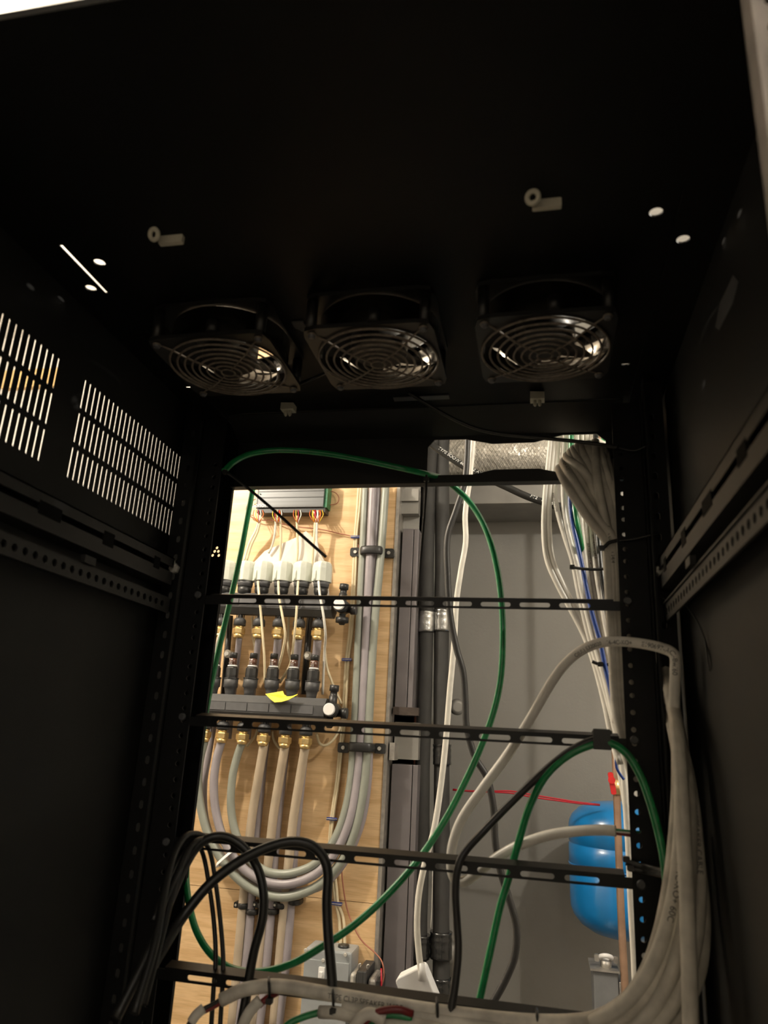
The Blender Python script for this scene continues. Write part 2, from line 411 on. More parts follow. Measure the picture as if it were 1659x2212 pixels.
# fan tray lies just above the frame and leaves a narrow tapering gap on the left
def h2(x): return (x-hr, x+hr, -0.2765-hr, -0.2765+hr)
def h3(x): return (x-hr, x+hr, -0.0455-hr, -0.0455+hr)
fr = 0.0565
tc = cells_with(-0.2478, 0.2515, -0.31, -0.26, [h2(-0.2295), h2(0.234)])
tc += cells_with(-0.2515, 0.2515, -0.0745, 0.083, [h3(0.2365)])
FX = (-0.157, -0.003, 0.153); FY = -0.15
tc += [(-0.2478, -0.2478+0.0265, -0.26, -0.0745, None)]
u = -0.22
for fx in FX:
    a, b = fx-0.063, fx+0.063
    if a > u: tc.append((u, a, -0.26, -0.0745, None))
    tc += [(a, b, -0.26, FY-0.063, None), (a, b, FY+0.063, -0.0745, None), (a, b, FY-0.063, FY+0.063, (fx-fr, fx+fr, FY-fr, FY+fr))]
    u = b
tc.append((u, 0.2515, -0.26, -0.0745, None))
MB().plate((0, 0, ZR+0.0016), X, Yv, 0.0015, tc).bbox(-0.2515, -0.2478, -0.232, -0.07, ZR+0.0016, ZR+0.0031).bbox(-0.2515, -0.2478, -0.31, -0.303, ZR+0.0016, ZR+0.0031).build('fan_tray', BLACK, rack)
# rear frame: header with the cable cut-out, two uprights
YR = 0.08
hd = MB()
zt, zb = 0.112, 0.0485
cut = [(0.018, 0.0705), (0.0115, 0.077), (0.0115, 0.108), (0.020, 0.118), (0.059, 0.1175), (0.091, 0.1105), (0.142, 0.1108), (0.176, 0.1192), (0.215, 0.119), (0.2253, 0.110), (0.2253, 0.077), (0.219, 0.0705), (0.172, 0.0705), (0.147, 0.0762), (0.094, 0.0762), (0.068, 0.0705)]
zb, zt = 0.0575, 0.1235
W_ = 0.2425
outer = [(0.0, zb), (0.0, 0.09), (0.0, 0.11), (0.0, zt), (0.062, zt), (0.094, zt), (0.143, zt), (0.176, zt), (W_, zt), (W_, 0.11), (W_, 0.078), (W_, zb), (0.172, zb), (0.147, zb), (0.094, zb), (0.070, zb)]
for k, y in ((0, YR), (1, YR+0.0016)):
    b = len(hd.v)
    for x, z in cut+outer: hd.v.append(Vector((x, y, z)))
    n = len(cut)
    for i in range(n):
        j = (i+1) % n; q = (b+i, b+n+i, b+n+j, b+j); hd.face(q if k == 0 else q[::-1])
n = len(cut)
for i in range(n):
    j = (i+1) % n; hd.face((i, j, 2*n+j, 2*n+i))
hd.bbox(-W_, 0.0, YR, YR+0.0016, zb, zt)
hd.bbox(-W_, W_, YR-0.012, YR+0.0016, zb-0.0014, zb)       # lower return flange
hd.box((0, 0.0585, 0.1325), (0.485, 0.0016, 0.047), Matrix.Rotation(math.radians(64), 3, 'X'))
hd.build('rear_header', HEADP, rack)
for sx in (-1, 1):
    mb = MB()
    if sx < 0:
        # perforated patch beside the left rail (five small round holes)
        hs = [at(x, y, YR) for x, y in ((468.3, 1183), (463.2, 1191), (471.2, 1190.5), (458.8, 1199.5), (472, 1199.3))]
        zc = sum(p.z for p in hs)/5
        rows = {}
        for p in hs: rows.setdefault(round((p.z-zc)/0.004), []).append(p)
        keys = sorted(rows)
        zs = [sum(q.z for q in rows[k])/len(rows[k]) for k in keys]
        ed = [zs[0]-0.0024] + [(zs[i]+zs[i+1])/2 for i in range(len(zs)-1)] + [zs[-1]+0.0024]
        cl = [(-0.285, -W_, -1.69, ed[0], None), (-0.285, -W_, ed[-1], ZR, None)]
        for i, k in enumerate(keys):
            rr = 0.0019
            cl += cells_with(-0.285, -W_, ed[i], ed[i+1], [(p.x-rr, p.x+rr, max(zs[i]-rr, ed[i]+.0001), min(zs[i]+rr, ed[i+1]-.0001)) for p in rows[k]], 0.0001)
        mb.plate((0, YR+0.0016, 0), X, Z, 0.0016, cl)
        mb.bbox(-W_-0.0016, -W_, YR-0.004, YR+0.0016, -1.69, zb)
    else:
        mb.bbox(W_, 0.285, YR, YR+0.0016, -1.69, ZR)
    mb.build('rear_upright', BLACK, rack)
# side panels; the left one has two banks of long ventilation slots
def vent_cells(y0, y1, n, z0, z1):
    out = []; p = (y1-y0)/n; rh = (z1-z0)/3
    for rI in range(3):
        a = z0+rI*rh; hs = []
        for i in range(n):
            c = y0+(i+.5)*p
            out.append((y0+i*p, y0+(i+1)*p, a, a+rh, (c-0.00105, c+0.00105, a+0.0022, a+rh-0.0022)))
    return out
ZA, ZB = -0.0275, 0.0785
pc = [(-0.496, 0.083, -1.69, ZA, None), (-0.496, 0.083, ZB, ZR+0.003, None)]
pc += [(-0.496, -0.4465, ZA, ZB, None)] + vent_cells(-0.4465, -0.2308, 26, ZA, ZB) + [(-0.2308, -0.1965, ZA, ZB, None)] + vent_cells(-0.1965, 0.0195, 26, ZA, ZB) + [(0.0195, 0.083, ZA, ZB, None)]
MB().plate((-0.285, 0, 0), Yv, Z, 0.001, pc).build('side_panel', PANELBLK, rack)
MB().bbox(0.285, 0.286, -0.496, 0.083, -1.69, ZR+0.003).build('side_panel', PANELBLK, rack)
# mounting rails with rack-unit holes
pat = []
k = 0
z = 0.0
zlist = []
base = 0.0
for kk in range(-24, 3):
    for off in (0.0, -0.0127, -0.028575): zlist.append(kk*0.04445+off)
zlist = sorted(z for z in zlist if -1.0 < z < 0.075)
for sx in (-1, 1):
    hs = [(z-0.0025, z+0.0025, sx*0.2325-0.0025, sx*0.2325+0.0025) for z in zlist]
    lo, hi = (0.225, 0.240) if sx > 0 else (-0.240, -0.225)
    cs = cells_with(-1.6, 0.12, lo, hi, hs)
    mb = MB().plate((0, 0, 0), Z, X, 0.0018, cs)
    mb.bbox(sx*0.240, sx*0.2535, 0.0, 0.0018, -1.6, 0.12)
    mb.bbox(sx*0.2535, sx*0.2552, -0.010 if sx > 0 else -0.003, 0.0018, -1.6, 0.12)
    mb.build('mounting_rail', BLACK, rack)
    # angle post beside the rail, square punched
    hs = [(z-0.0042, z+0.0042, sx*0.2655-0.0022, sx*0.2655+0.0022) for z in [0.10-0.0222*i for i in range(44)]]
    lo, hi = (0.258, 0.2755) if sx > 0 else (-0.2755, -0.258)
    mb = MB().plate((0, -0.004, 0), Z, X, 0.0018, cells_with(-1.6, 0.14, lo, hi, hs))
    mb.bbox(sx*0.2755, sx*0.2773, -0.004, 0.03, -1.6, 0.14)
    if sx > 0: mb.bbox(0.2562, 0.258, -0.022, -0.004, -1.6, 0.14)
    mb.build('corner_post', BLACK, rack)
    # front rail
    hs = [(z-0.0028, z+0.0028, sx*0.2525-0.0028, sx*0.2525+0.0028) for z in zlist + [0.0762, 0.0921, 0.108, 0.1207]]
    lo, hi = (0.240, 0.262) if sx > 0 else (-0.262, -0.240)
    mb = MB().plate((0, -0.480, 0), Z, X, 0.002, cells_with(-1.6, 0.14, lo, hi, hs))
    mb.bbox(sx*0.240, sx*0.242, -0.492, -0.478, -1.6, 0.14)
    mb.build('front_rail', RAILGREY, rack)
    # perforated side brace and channel brace above it
    ys = [-0.0286-0.0127*i for i in range(35)]
    XS = 0.2625
    def brace(z0):
        hs = [(y-0.0034, y+0.0034, z0+0.0085-0.0034, z0+0.0085+0.0034) for y in ys]
        cs = cells_with(-0.476, -0.012, z0, z0+0.0165, hs)
        if sx < 0: mb = MB().plate((sx*XS, 0, 0), Yv, Z, 0.0018, cs)
        else: mb = MB().plate((sx*XS+0.0018, 0, 0), Yv, Z, 0.0018, cs)
        mb.bbox(sx*XS, sx*0.284, -0.476, -0.012, z0+0.0165, z0+0.0180)
        return mb.build('side_brace', STRIPBLK, rack)
    brace(-0.1215); brace(-0.62)
    mb = MB()
    mb.bbox(sx*0.262, sx*0.284, -0.476, -0.012, -0.0600, -0.0585)
    mb.bbox(sx*0.262, sx*0.2637, -0.476, -0.012, -0.0690, -0.0585)
    mb.bbox(sx*0.262, sx*0.2637, -0.476, -0.012, -0.0880, -0.0752)
    mb.bbox(sx*0.262, sx*0.284, -0.476, -0.012, -0.0895, -0.0880)
    mb.bbox(sx*0.278, sx*0.284, -0.476, -0.012, -0.0752, -0.0690)
    mb.build('channel_brace', STRIPBLK, rack)
    for y, L, hz in ((-0.235, 0.03, 0.012), (-0.145, 0.018, 0.014), (-0.050, 0.012, 0.013), (-0.33, 0.02, 0.012)):
        MB().rbox((sx*0.2626, y, -0.0722), (0.0022, L, hz), 0.0008).build('channel_clip', DEEPBLK, rack)
    mb = MB()
    y = -0.165
    mb.bbox(sx*0.258, sx*0.2625, -0.182, -0.165, -0.1035, -0.0965)
    mb.build('brace_tab', STRIPBLK, rack)
    # bolts
    pb = at(376, 1228, -0.006); pb = Vector((sx*abs(pb.x), -0.0042, pb.z))
    mb = MB().lathe([(0.0065, 0), (0.0065, 0.0045), (0.005, 0.006)], pb, (0, -1, 0), 6, False).lathe([(0.0035, 0), (0.0035, 0.006)], (sx*0.262, -0.012, -0.064), (sx, 0, 0), 8)
    mb.build('hex_bolt', STEEL, rack)
    for zz in (-0.0985, -0.2315, -0.3556, -0.472):
        MB().lathe([(0.0042, 0), (0.0042, 0.0016), (0.003, 0.0026)], (sx*0.2325, -0.0019, zz), (0, -1, 0), 12).build('rail_screw', PLGREY, rack)
# small items on the tray: two folded tabs and the rating plate
MB().prism([(-0.006, -0.008), (0.006, -0.008), (0.006, 0.002), (0, 0.010), (-0.006, 0.002)], (-0.083, -0.158, 0.1415), X, Yv, Z, 0.0015).build('earth_tab', PLGREY, rack)
pl = MB(); a = at(908, 859, 0.006); pl.box((a.x, 0.012, 0.1425), (0.066, 0.010, 0.0012)); pl.build('rating_plate', PLMID, rack)
MB().bbox(-0.285, 0.285, -0.496, 0.08, -1.69, -1.66).build('base_panel', BLACK, rack)
# right panel pale oval patch and seam flange
MB().bbox(0.230, 0.2425, -0.053, -0.0418, ZR+0.0033, ZR+0.0045).build('hole_plug', BLACK, rack); MB().bbox(-0.266, -0.2525, -0.053, -0.0418, ZR+0.0017, ZR+0.003).build('hole_plug', BLACK, rack)
tag(MB().prism([(-0.030, -0.006), (-0.012, -0.012), (0.03, -0.009), (0.040, 0.0), (0.02, 0.009), (-0.02, 0.006)], (0.2848, -0.25, 0.083), Yv, Z, -X, 0.0004).build('panel_patch', PLMID, rack), 'pale oval patch on the right side panel')

# ------------------------------------------------------------------ cooling fans
ZG = 0.102
def make_fan(loc):
    root = thing('cooling_fan', loc, '', 'fan')
    cx, cy, cz = loc                       # centre of the guard face
    mb = MB()
    for z0, z1 in ((cz+0.003, cz+0.007), (ZR-0.003, ZR+0.001)):
        N = 48; R = 0.057; h = 0.06; c = 0.006; b = len(mb.v)
        def sq(a):
            x, y = math.cos(a), math.sin(a); k = h/max(abs(x), abs(y)); x *= k; y *= k
            lim = 2*h-c
            if abs(x)+abs(y) > lim*1.0: s_ = lim/(abs(x)+abs(y)); x *= s_; y *= s_
            return x, y
        for zz in (z0, z1):
            for i in range(N):
                a = 2*math.pi*i/N; x, y = sq(a); mb.v.append(Vector((cx+R*math.cos(a), cy+R*math.sin(a), zz))); mb.v.append(Vector((cx+x, cy+y, zz)))
        for i in range(N):
            j = (i+1) % N
            mb.face((b+2*i+1, b+2*i, b+2*j, b+2*j+1)); q = b+2*N
            mb.face((q+2*i, q+2*i+1, q+2*j+1, q+2*j)); mb.face((b+2*i+1, b+2*j+1, q+2*j+1, q+2*i+1))
    for sx in (-1, 1):
        for sy in (-1, 1):
            mb.lathe([(0.0052, 0), (0.0052, ZR-cz-0.006)], (cx+sx*0.0525, cy+sy*0.0525, cz+0.005), Z, 10)
    mb.lathe([(0.0062, 0), (0.0062, 0.012)], (cx+0.008, cy-0.0592, cz+0.006), Z, 10)
    mb.build('housing', FANBLK, root)
    d = MB(); N = 48; b = 0
    rings = [(0.0572, cz+0.0035), (0.0558, cz+0.008), (0.0548, cz+0.018), (0.0558, ZR-0.004), (0.0585, ZR-0.004), (0.0585, cz+0.006)]
    for R, zz in rings:
        for i in range(N): d.v.append(Vector((cx+R*math.cos(2*math.pi*i/N), cy+R*math.sin(2*math.pi*i/N), zz)))
    for k in range(len(rings)-1):
        for i in range(N):
            j = (i+1) % N; d.face((k*N+i, (k+1)*N+i, (k+1)*N+j, k*N+j), True)
    d.build('venturi_ring', FANIN, root)
    hb = MB().lathe([(0.026, 0.0), (0.0275, 0.003), (0.0275, 0.026)], (cx, cy, cz+0.008), Z, 28)
    hb.build('hub', BLADE, root)
    for k in range(5):
        a0 = 2*math.pi*k/5+0.3; bl = MB(); n = 6; rows = []
        for i in range(n):
            t = i/(n-1); row = []
            for j in range(4):
                R = 0.0265+0.027*j/3; a = a0+t*0.95+0.10*j; zz = cz+0.011+0.020*t
                row.append([bl.add((cx+R*math.cos(a), cy+R*math.sin(a), zz+e)) for e in (0, 0.0012)])
            rows.append(row)
        for i in range(n-1):
            for j in range(3):
                for e in (0, 1):
                    q = (rows[i][j][e], rows[i][j+1][e], rows[i+1][j+1][e], rows[i+1][j][e]); bl.face(q if e else q[::-1], True)
        bl.build('blade', BLADE, root)
    g = MB()
    for R, dz in ((0.0068, -0.0030), (0.0135, -0.0029), (0.0208, -0.0027), (0.0280, -0.0024), (0.0352, -0.0018), (0.0425, -0.001), (0.0498, 0.0), (0.0572, 0.0012)):
        g.ring((cx, cy, cz+dz), R, 0.00105, sides=44)
    for k in range(4):
        a = math.pi/4+k*math.pi/2; c, s_ = math.cos(a), math.sin(a)
        g.tube([(cx+c*R, cy+s_*R, cz+dz+0.0012) for R, dz in ((0.0060, -0.0042), (0.020, -0.0042), (0.036, -0.0035), (0.0575, 0.0003), (0.069, 0.0022))], 0.001, 6, 3)
        g.ring((cx+c*0.0725, cy+s_*0.0725, cz+0.0022), 0.0032, 0.001, sides=14)
    g.build('finger_guard', GUARD, root)
    for sx in (-1, 1):
        for sy in (-1, 1):
            MB().lathe([(0.0034, 0.003), (0.0034, 0.0), (0.002, -0.0012)], (cx+sx*0.0513, cy+sy*0.0513, cz), Z, 10)  .build('screw', PLMID, root)
    return root
f0 = make_fan((FX[0], FY, ZG))
f0['label'] = 'left one of three black ceiling fans, nearest the slotted side panel'; f0['group'] = 'cooling fans under the rack roof'
f1 = copy_tree(f0, None, (FX[1]-FX[0], 0, 0)); f1['label'] = 'middle one of the three black ceiling fans'
f2 = copy_tree(f0, None, (FX[2]-FX[0], 0, 0)); f2['label'] = 'right one of three black ceiling fans, nearest the plain side panel'

# ivory clips on the tray edges
def roof_clip(x, y, front):
    root = thing('cable_clip', (x, y, ZR), '', 'clip', 'ivory clips on the rack roof')
    if front:
        MB().rbox((x+0.004, y, ZR-0.004), (0.021, 0.004, 0.0075), 0.001).build('body', CLIP, root)
        MB().ring((x-0.006, y-0.010, ZR-0.005), 0.0042, 0.0020, (0.3, 1, 0.5), 18, 8).build('ring', CLIP, root)
    else:
        MB().prism([(-0.008, 0), (0.008, 0), (0.008, 0.008), (-0.008, 0.009)], (x, y-0.006, ZR-0.009), X, Z, Yv, 0.013).build('body', CLIP, root)
        mb = MB()
        for s_ in (-1, 1): mb.lathe([(0.0018, 0), (0.0022, -0.005), (0.001, -0.007)], (x+s_*0.0026, y, ZR-0.009), Z, 8)
        mb.build('prong', CLIP, root)
    return root
for (x, y, fr_, lb) in ((-0.150, -0.303, True, 'ivory clip at front edge of fan tray, left of the pair'), (0.150, -0.303, True, 'ivory clip at front edge of fan tray, right of the pair'),
                        (-0.152, 0.012, False, 'ivory clip hanging behind the left fan'), (0.146, 0.012, False, 'ivory clip hanging behind the right fan')):
    roof_clip(x, y, fr_)['label'] = lb

# ------------------------------------------------------------------ slotted lacing bars
def lacing_bar(zb, label):
    root = thing('lacing_bar', (0, 0, zb), label, 'bar', 'slotted bars across the rack')
    hs = [(-0.1945+0.04*i, -0.1945+0.04*i+0.031, zb+0.0022, zb+0.0071) for i in range(-0, 10)]
    mb = MB().plate((0, 0.0036, 0), X, Z, 0.0016, cells_with(-0.2265, 0.2265, zb, zb+0.0095, hs))
    mb.prism([(0.0020, 0.0095), (0.0036, 0.0095), (0.0160, 0.0126), (0.0160, 0.0142), (0.0020, 0.0112)], (-0.219, 0, zb), Yv, Z, X, 0.438)
    mb.build('slotted_strip', BLACKBAR, root)
    return root
lacing_bar(-0.1078, 'slotted black crossbar, topmost of four, level with the white actuators')
lacing_bar(-0.2402, 'slotted black crossbar, second from the top, below the yellow tag')
lacing_bar(-0.3608, 'slotted black crossbar, third from the top, with black cables looped over it')
lacing_bar(-0.4795, 'slotted black crossbar, lowest, with white cables tied along it')

# ------------------------------------------------------------------ plumbing on the plywood
YM = 0.93
def vert(px, py, Y): return at(px, py, Y)
def manifold(name, label, ends, top, bot, plates):
    """octagonal bar between two pixel ends"""
    a, b = ends; root = thing(name, ((a+b)/2), label, 'manifold', 'heating manifolds on the plywood')
    ax = (b-a); L = ax.length; ax.normalize(); up = Vector((0, 0, 1)); up = (up-ax*up.dot(ax)).normalized(); fr = up.cross(ax)
    h = (top-bot)/2
    poly = [(h*math.cos(math.pi/8+k*math.pi/4)*1.08, h*math.sin(math.pi/8+k*math.pi/4)*1.08) for k in range(8)]
    MB().prism(poly, a, fr, up, ax, L).build('body', PLGREY, root)
    for t0, t1 in plates:
        c = a+ax*(L*(t0+t1)/2)
        p = MB(); p.box(c+fr*0 + Vector((0, -h*1.0, 0)) + up*(h*0.02), ((t1-t0)*L*0.96, 0.003, h*0.62)); p.build('segment_plate', PLMID, root)
    return root, ax, up, h
# upper manifold
A, B = at(445, 1302, YM), at(722, 1312, YM); s = mpp(600, 1300, YM)
up_m, ax, up, h = manifold('manifold', 'black upper heating manifold with six outlets under the white actuators', (A, B), A.z+23*s, A.z-23*s, [(.14+.157*i, .14+.157*(i+1)) for i in range(5)])
# lower manifold
A2, B2 = at(437, 1524, YM), at(707, 1537, YM)
lo_m, ax2, up2, h2_ = manifold('manifold', 'dark grey lower heating manifold carrying flow meters and the yellow tag', (A2, B2), A2.z+25*s, A2.z-25*s, [(.06+.172*i, .06+.172*(i+1)) for i in range(5)])
s = mpp(600, 1450, YM)
def outlet(root, px, py, Y, brass_up, kind):
    p = at(px, py, Y)                      # top of the black nut
    o = MB().lathe([(6*s, 18*s), (6*s, 0)], p, Z, 12)
    for k in range(4):
        a = k*math.pi/2+.4; o.box(p+Vector((8*s*math.cos(a), 8*s*math.sin(a), 9*s)), (1.6*s, 1.6*s, 18*s))
    o.lathe([(9*s, 1*s), (12*s, -2*s), (13.5*s, -5*s), (13.5*s, -16*s)], p, Z, 18)
    o = o.build('outlet', PLGREY, root)
    q = p - Z*16*s
    MB().lathe([(9.5*s, 0), (9.5*s, -6*s)], q, Z, 20).lathe([(13*s, -6*s), (14*s, -7.5*s), (14*s, -17*s), (12.5*s, -19*s)], q, Z, 6, False).lathe([(12*s, -19*s), (11*s, -24*s), (9*s, -27*s)], q, Z, 16).build('brass_nut', BRASS, o)
    return q
UP = [(478, 1336), (519, 1336), (560.5, 1337), (603, 1338), (647, 1339), (688.5, 1340)]
LO = [(446, 1557), (483, 1559), (527, 1562), (572, 1565), (618, 1569), (662, 1571)]
for px, py in UP: outlet(up_m, px, py, YM, True, 0)
for px, py in LO: outlet(lo_m, px, py, YM, True, 1)
# end valves
def end_valve(root, disc, top, cap, dn):
    d = at(*disc, YM-0.02); mb = MB()
    mb.lathe([(15*s, -0.035), (15*s, 0.012)], d, (0, -1, 0), 20)
    mb.build('valve_body', PLBLK, root)
    t = at(*top, YM); b2 = at(disc[0]+2, disc[1], YM)
    MB().lathe([(9*s, 0), (9*s, (t-b2).length*0.55), (7.5*s, (t-b2).length*0.56), (7.5*s, (t-b2).length*0.74), (10*s, (t-b2).length*0.75), (10*s, (t-b2).length)], b2, (t-b2), 18).build('air_vent', PLBLK, root)
    c = at(*cap, YM); MB().lathe([(8*s, 0), (8*s, 12*s), (11*s, 12*s), (11*s, 24*s)], c-X*18*s, X, 16).build('end_cap', PLBLK, root)
    MB().lathe([(11.5*s, 0.0), (12.5*s, 0.002), (12.5*s, 0.006), (11*s, 0.008)], d-Yv*0.012, (0, -1, 0), 28).build('dial', WHITEP, root)
    if dn:
        c = at(*dn, YM-0.01); MB().lathe([(7*s, 14*s), (7*s, 6*s), (14*s, 6*s), (14*s, -5*s), (8*s, -6*s), (5*s, -10*s)], c, Z, 18).build('drain_cap', PLBLK, root)
end_valve(up_m, (736, 1308), (744, 1262), (764, 1317), (739, 1340))
end_valve(lo_m, (715, 1533), (723, 1480), (744, 1541), (712, 1562))
for rt, pts in ((up_m, ((482, 1310), (691, 1322))), (lo_m, ((466, 1532), (700, 1545)))):
    pass
# mounting brackets (black uprights with hex bolts)
for i, (x0, y0) in enumerate(((491, 1412), (664, 1416))):
    b = at(x0, y0, 0.955)
    top = at(x0+6, 1330, 0.985); bot = at(x0-8, 1500, 0.985)
    br = thing('wall_bracket', bot, ('black bracket between the manifolds, near the left edge', 'black bracket between the manifolds, on the right')[i], 'bracket', 'manifold brackets')
    MB().tube([top, bot], 0.0085, 4, 1, flat=1.2).build('upright', PLBLK, br)
    MB().lathe([(9*s, 0.03), (9*s, 0.0), (7*s, -0.001)], b, Yv, 18).lathe([(5.5*s, -0.001), (5.5*s, -0.006)], b, Yv, 6, False).build('hex_bolt', STEEL, br)
    MB().lathe([(8*s, 0), (8*s, .001)], b-Yv*0.0005, Yv, 18).build('washer', BRASS, br)
# flow meters
FM = [(458, 1499, 468, 1409), (496, 1501, 505.5, 1410), (537.5, 1501, 549, 1411), (585, 1503, 593, 1412), (629.5, 1505, 637, 1414), (672, 1509, 681, 1415)]
for (bx, by, tx, ty) in FM:
    b = at(bx, by, YM); t = at(tx, ty, YM); L = (t-b).length; d = (t-b)
    r = lambda k: k*s
    fm = MB().lathe([(r(10), -.05*L), (r(11), .06*L), (r(13), .16*L), (r(15.5), .18*L), (r(15.5), .36*L), (r(14), .37*L)], b, d, 24).build('flow_meter', PLGREY, lo_m)
    MB().lathe([(r(16.5), .37*L), (r(16.5), .40*L), (r(13), .405*L), (r(13.5), .46*L), (r(13.3), .62*L), (r(11), .66*L), (r(10), .67*L)], b, d, 12, False).build('adjusting_knob', PLBLK, fm)
    MB().lathe([(r(10), .665*L), (r(11), .68*L), (r(10), .70*L)], b, d, 20).build('collar', WHITEP, fm)
    MB().lathe([(r(8.2), .69*L), (r(8.2), .88*L)], b, d, 20).build('sight_glass', GLASSR, fm)
    MB().lathe([(r(8.6), .87*L), (r(8.6), .985*L), (r(7.6), L)], b, d, 20).build('cap', PLBLK, fm)
    for kx, body, sz, hh in ((-.25, '3-4-5', 4.0*s, .84), (-.3, '1 2 3', 3.6*s, .78), (-.3, '4 5 6', 3.6*s, .74)):
        flat_text('scale_print', body, sz, b+d*hh+Vector((kx*r(8), -r(8.25), 0)), X, Z, PRINTW, fm)
# pipes
def pipe(pts, Y0, Y1, r, mt, label, sub=6, grp='heating pipes'):
    return cable('pipe', path(pts, Y0, Y1), r, mt, label, 'pipe', grp, sub, 14)
for i, (px, py) in enumerate(UP):
    names = ['first', 'second', 'third', 'fourth', 'fifth', 'sixth']
    pipe([(px-2, py+40, 0.935), (px-6, py+80, 0.955), (px-11, py+125, 0.972), (px-16, py+170, 0.975), (px-26, py+260, 0.975)] if i < 3 else [(px-2, py+40, 0.935), (px-6, py+80, 0.955), (px-11, py+125, 0.972), (px-18, py+170, 0.979), (px-26, py+235, 0.980), (px-51, py+480, 0.980), (px-62, py+640, .980), (px-72, py+750, .980), (px-92, py+920, .980)], 0, None, 0.0078 if i < 3 else 0.0098, PEXP,
         'lilac grey pipe under the upper manifold, %s outlet from the left' % names[i])
# straight beige pipes from the three right outlets of the lower manifold
for (a, b, c, lb) in ((572, 545, 0, 'fourth'), (618, 590, 1, 'fifth'), (662, 632, 2, 'sixth')):
    x0 = a
    pipe([(x0-1, 1603, .935), (x0-14, 1680, .95), (x0-27, 1760, .962), (x0-36, 1840, .968), (x0-41, 1890, .972), (x0-48, 1960, .976), (x0-56, 2050, .978), (x0-73, 2240, .978)], 0, None, 0.0105, PEXB,
         'straight beige pipe below the lower manifold, %s outlet from the left' % lb, sub=4)
# looped pipes: from the right-hand bundle round the bottom and up to the lower manifold
pipe([(790, 1040, .972), (783, 1195, .972), (775, 1360, .972), (769, 1500, .972), (764, 1600, .972), (757, 1690, .970), (742, 1765, .965), (716, 1825, .960), (680, 1866, .955), (640, 1884, .952), (605, 1888, .95), (570, 1880, .948), (536, 1852, .946), (511, 1805, .944), (499, 1745, .942), (502, 1680, .94), (513, 1632, .938), (524, 1602, .935)], 0, None, 0.0092, PEXG, 'innermost grey pipe of the looped set, ending at the third lower outlet')
pipe([(806, 1040, .965), (799, 1195, .965), (791, 1360, .968), (785, 1500, .97), (779, 1600, .97), (771, 1690, .967), (756, 1770, .962), (728, 1836, .958), (690, 1882, .953), (645, 1905, .95), (604, 1910, .948), (560, 1899, .946), (518, 1868, .944), (484, 1815, .942), (466, 1750, .94), (462, 1690, .938), (468, 1640, .936), (479, 1600, .935)], 0, None, 0.0098, PEXP, 'middle lilac grey pipe of the looped set, ending at the second lower outlet')
pipe([(834, 1040, .970), (823, 1195, .970), (808, 1360, .970), (800, 1500, .97), (794, 1610, .97), (786, 1700, .968), (768, 1790, .965), (738, 1860, .962), (694, 1908, .958), (645, 1932, .955), (600, 1937, .953), (548, 1922, .95), (497, 1880, .948), (455, 1815, .945), (434, 1745, .942), (428, 1690, .94), (432, 1640, .936), (442, 1600, .935)], 0, None, 0.0098, PEXG, 'outermost grey pipe of the looped set, ending at the left lower outlet')
pipe([(818, 1040, .978), (809, 1195, .978), (801, 1360, .982), (796, 1500, .985), (798, 1610, .985), (795, 1690, .985), (780, 1780, .985), (745, 1860, .982), (700, 1910, .978), (650, 1926, .976), (596, 1928, .974), (535, 1905, .972), (480, 1850, .97), (446, 1780, .97), (440, 1700, .972), (450, 1630, .975), (462, 1560, .98)], 0, None, 0.0085, PEXP, 'rearmost lilac grey pipe of the looped set, behind the others')
# pipe clamps
def clamp(cx, cy, half, label):
    p = at(cx, cy, 0.972); k = mpp(cx, cy, .972); l = at(cx-half, cy+1, 0.99); r_ = at(cx+half, cy+3, 0.99)
    root = thing('pipe_clamp', (p.x, 1.0, p.z), label, 'clamp', 'black pipe clamps')
    mb = MB(); w = half*k*0.66
    pts = [Vector((p.x-w*1.05, .992, p.z)), Vector((p.x-w*1.0, .966, p.z)), Vector((p.x-w*.78, .953, p.z)), Vector((p.x, .950, p.z)), Vector((p.x+w*.78, .953, p.z)), Vector((p.x+w*1.0, .966, p.z)), Vector((p.x+w*1.05, .992, p.z))]
    mb.tube(pts, 0.0105, 8, 5, flat=0.25, up=(1, 0, 0)); mb.build('strap', PLBLK, root)
    for q in (l, r_):
        MB().rbox((q.x, .993, q.z), (0.027, 0.012, 0.023), 0.005).build('foot', PLBLK, root)
        MB().lathe([(0.0048, 0), (0.0042, .003)], (q.x, .987, q.z), (0, -1, 0), 12).build('screw', STEEL, root)
clamp(804, 1192, 36, 'black strap clamp around the grey pipes, upper one beside the controller wires')
clamp(781, 1614, 39, 'black strap clamp around the grey pipes, lower one below the second bar')
# row of small pipe clips near the bottom
clips = [(522, 1958, 0), (541, 1971, 1), (563, 1957, 2), (585, 1970, 3), (607, 1958, 4), (633, 1950, 5)]
for i, (x, y, _) in enumerate(clips):
    p = at(x, y, .966)
    root = thing('pipe_clip', (p.x, 1.0, p.z), 'small black pipe clip above the junction box, %s from left' % ['first', 'second', 'third', 'fourth', 'fifth', 'sixth'][i], 'clip', 'small black clips on the lower pipes')
    MB().tube([Vector((p.x-.013, .996, p.z)), Vector((p.x-.0118, .974, p.z)), Vector((p.x, .964, p.z)), Vector((p.x+.0118, .974, p.z)), Vector((p.x+.013, .996, p.z))], 0.006, 8, 4, flat=.3, up=(1, 0, 0)).build('strap', PLBLK, root)
    MB().rbox((p.x-.017, .985, p.z), (.010, .024, .012), .002).build('foot', PLBLK, root)
    MB().lathe([(0.003, 0), (.0025, .002)], (p.x-.017, .973, p.z), (0, -1, 0), 10).build('screw', STEEL, root)
# white wire tie round the looped pipes
a, b = at(468, 1868, .93), at(497, 1842, .93)
tag(MB().tube([a+Yv*.02, a, (a+b)/2-Yv*.004, b, b+Yv*.02], .006, 8, 4, flat=.25).build('pipe_tie', WHITEP), 'white plastic tie around the looped grey pipes', 'tie')

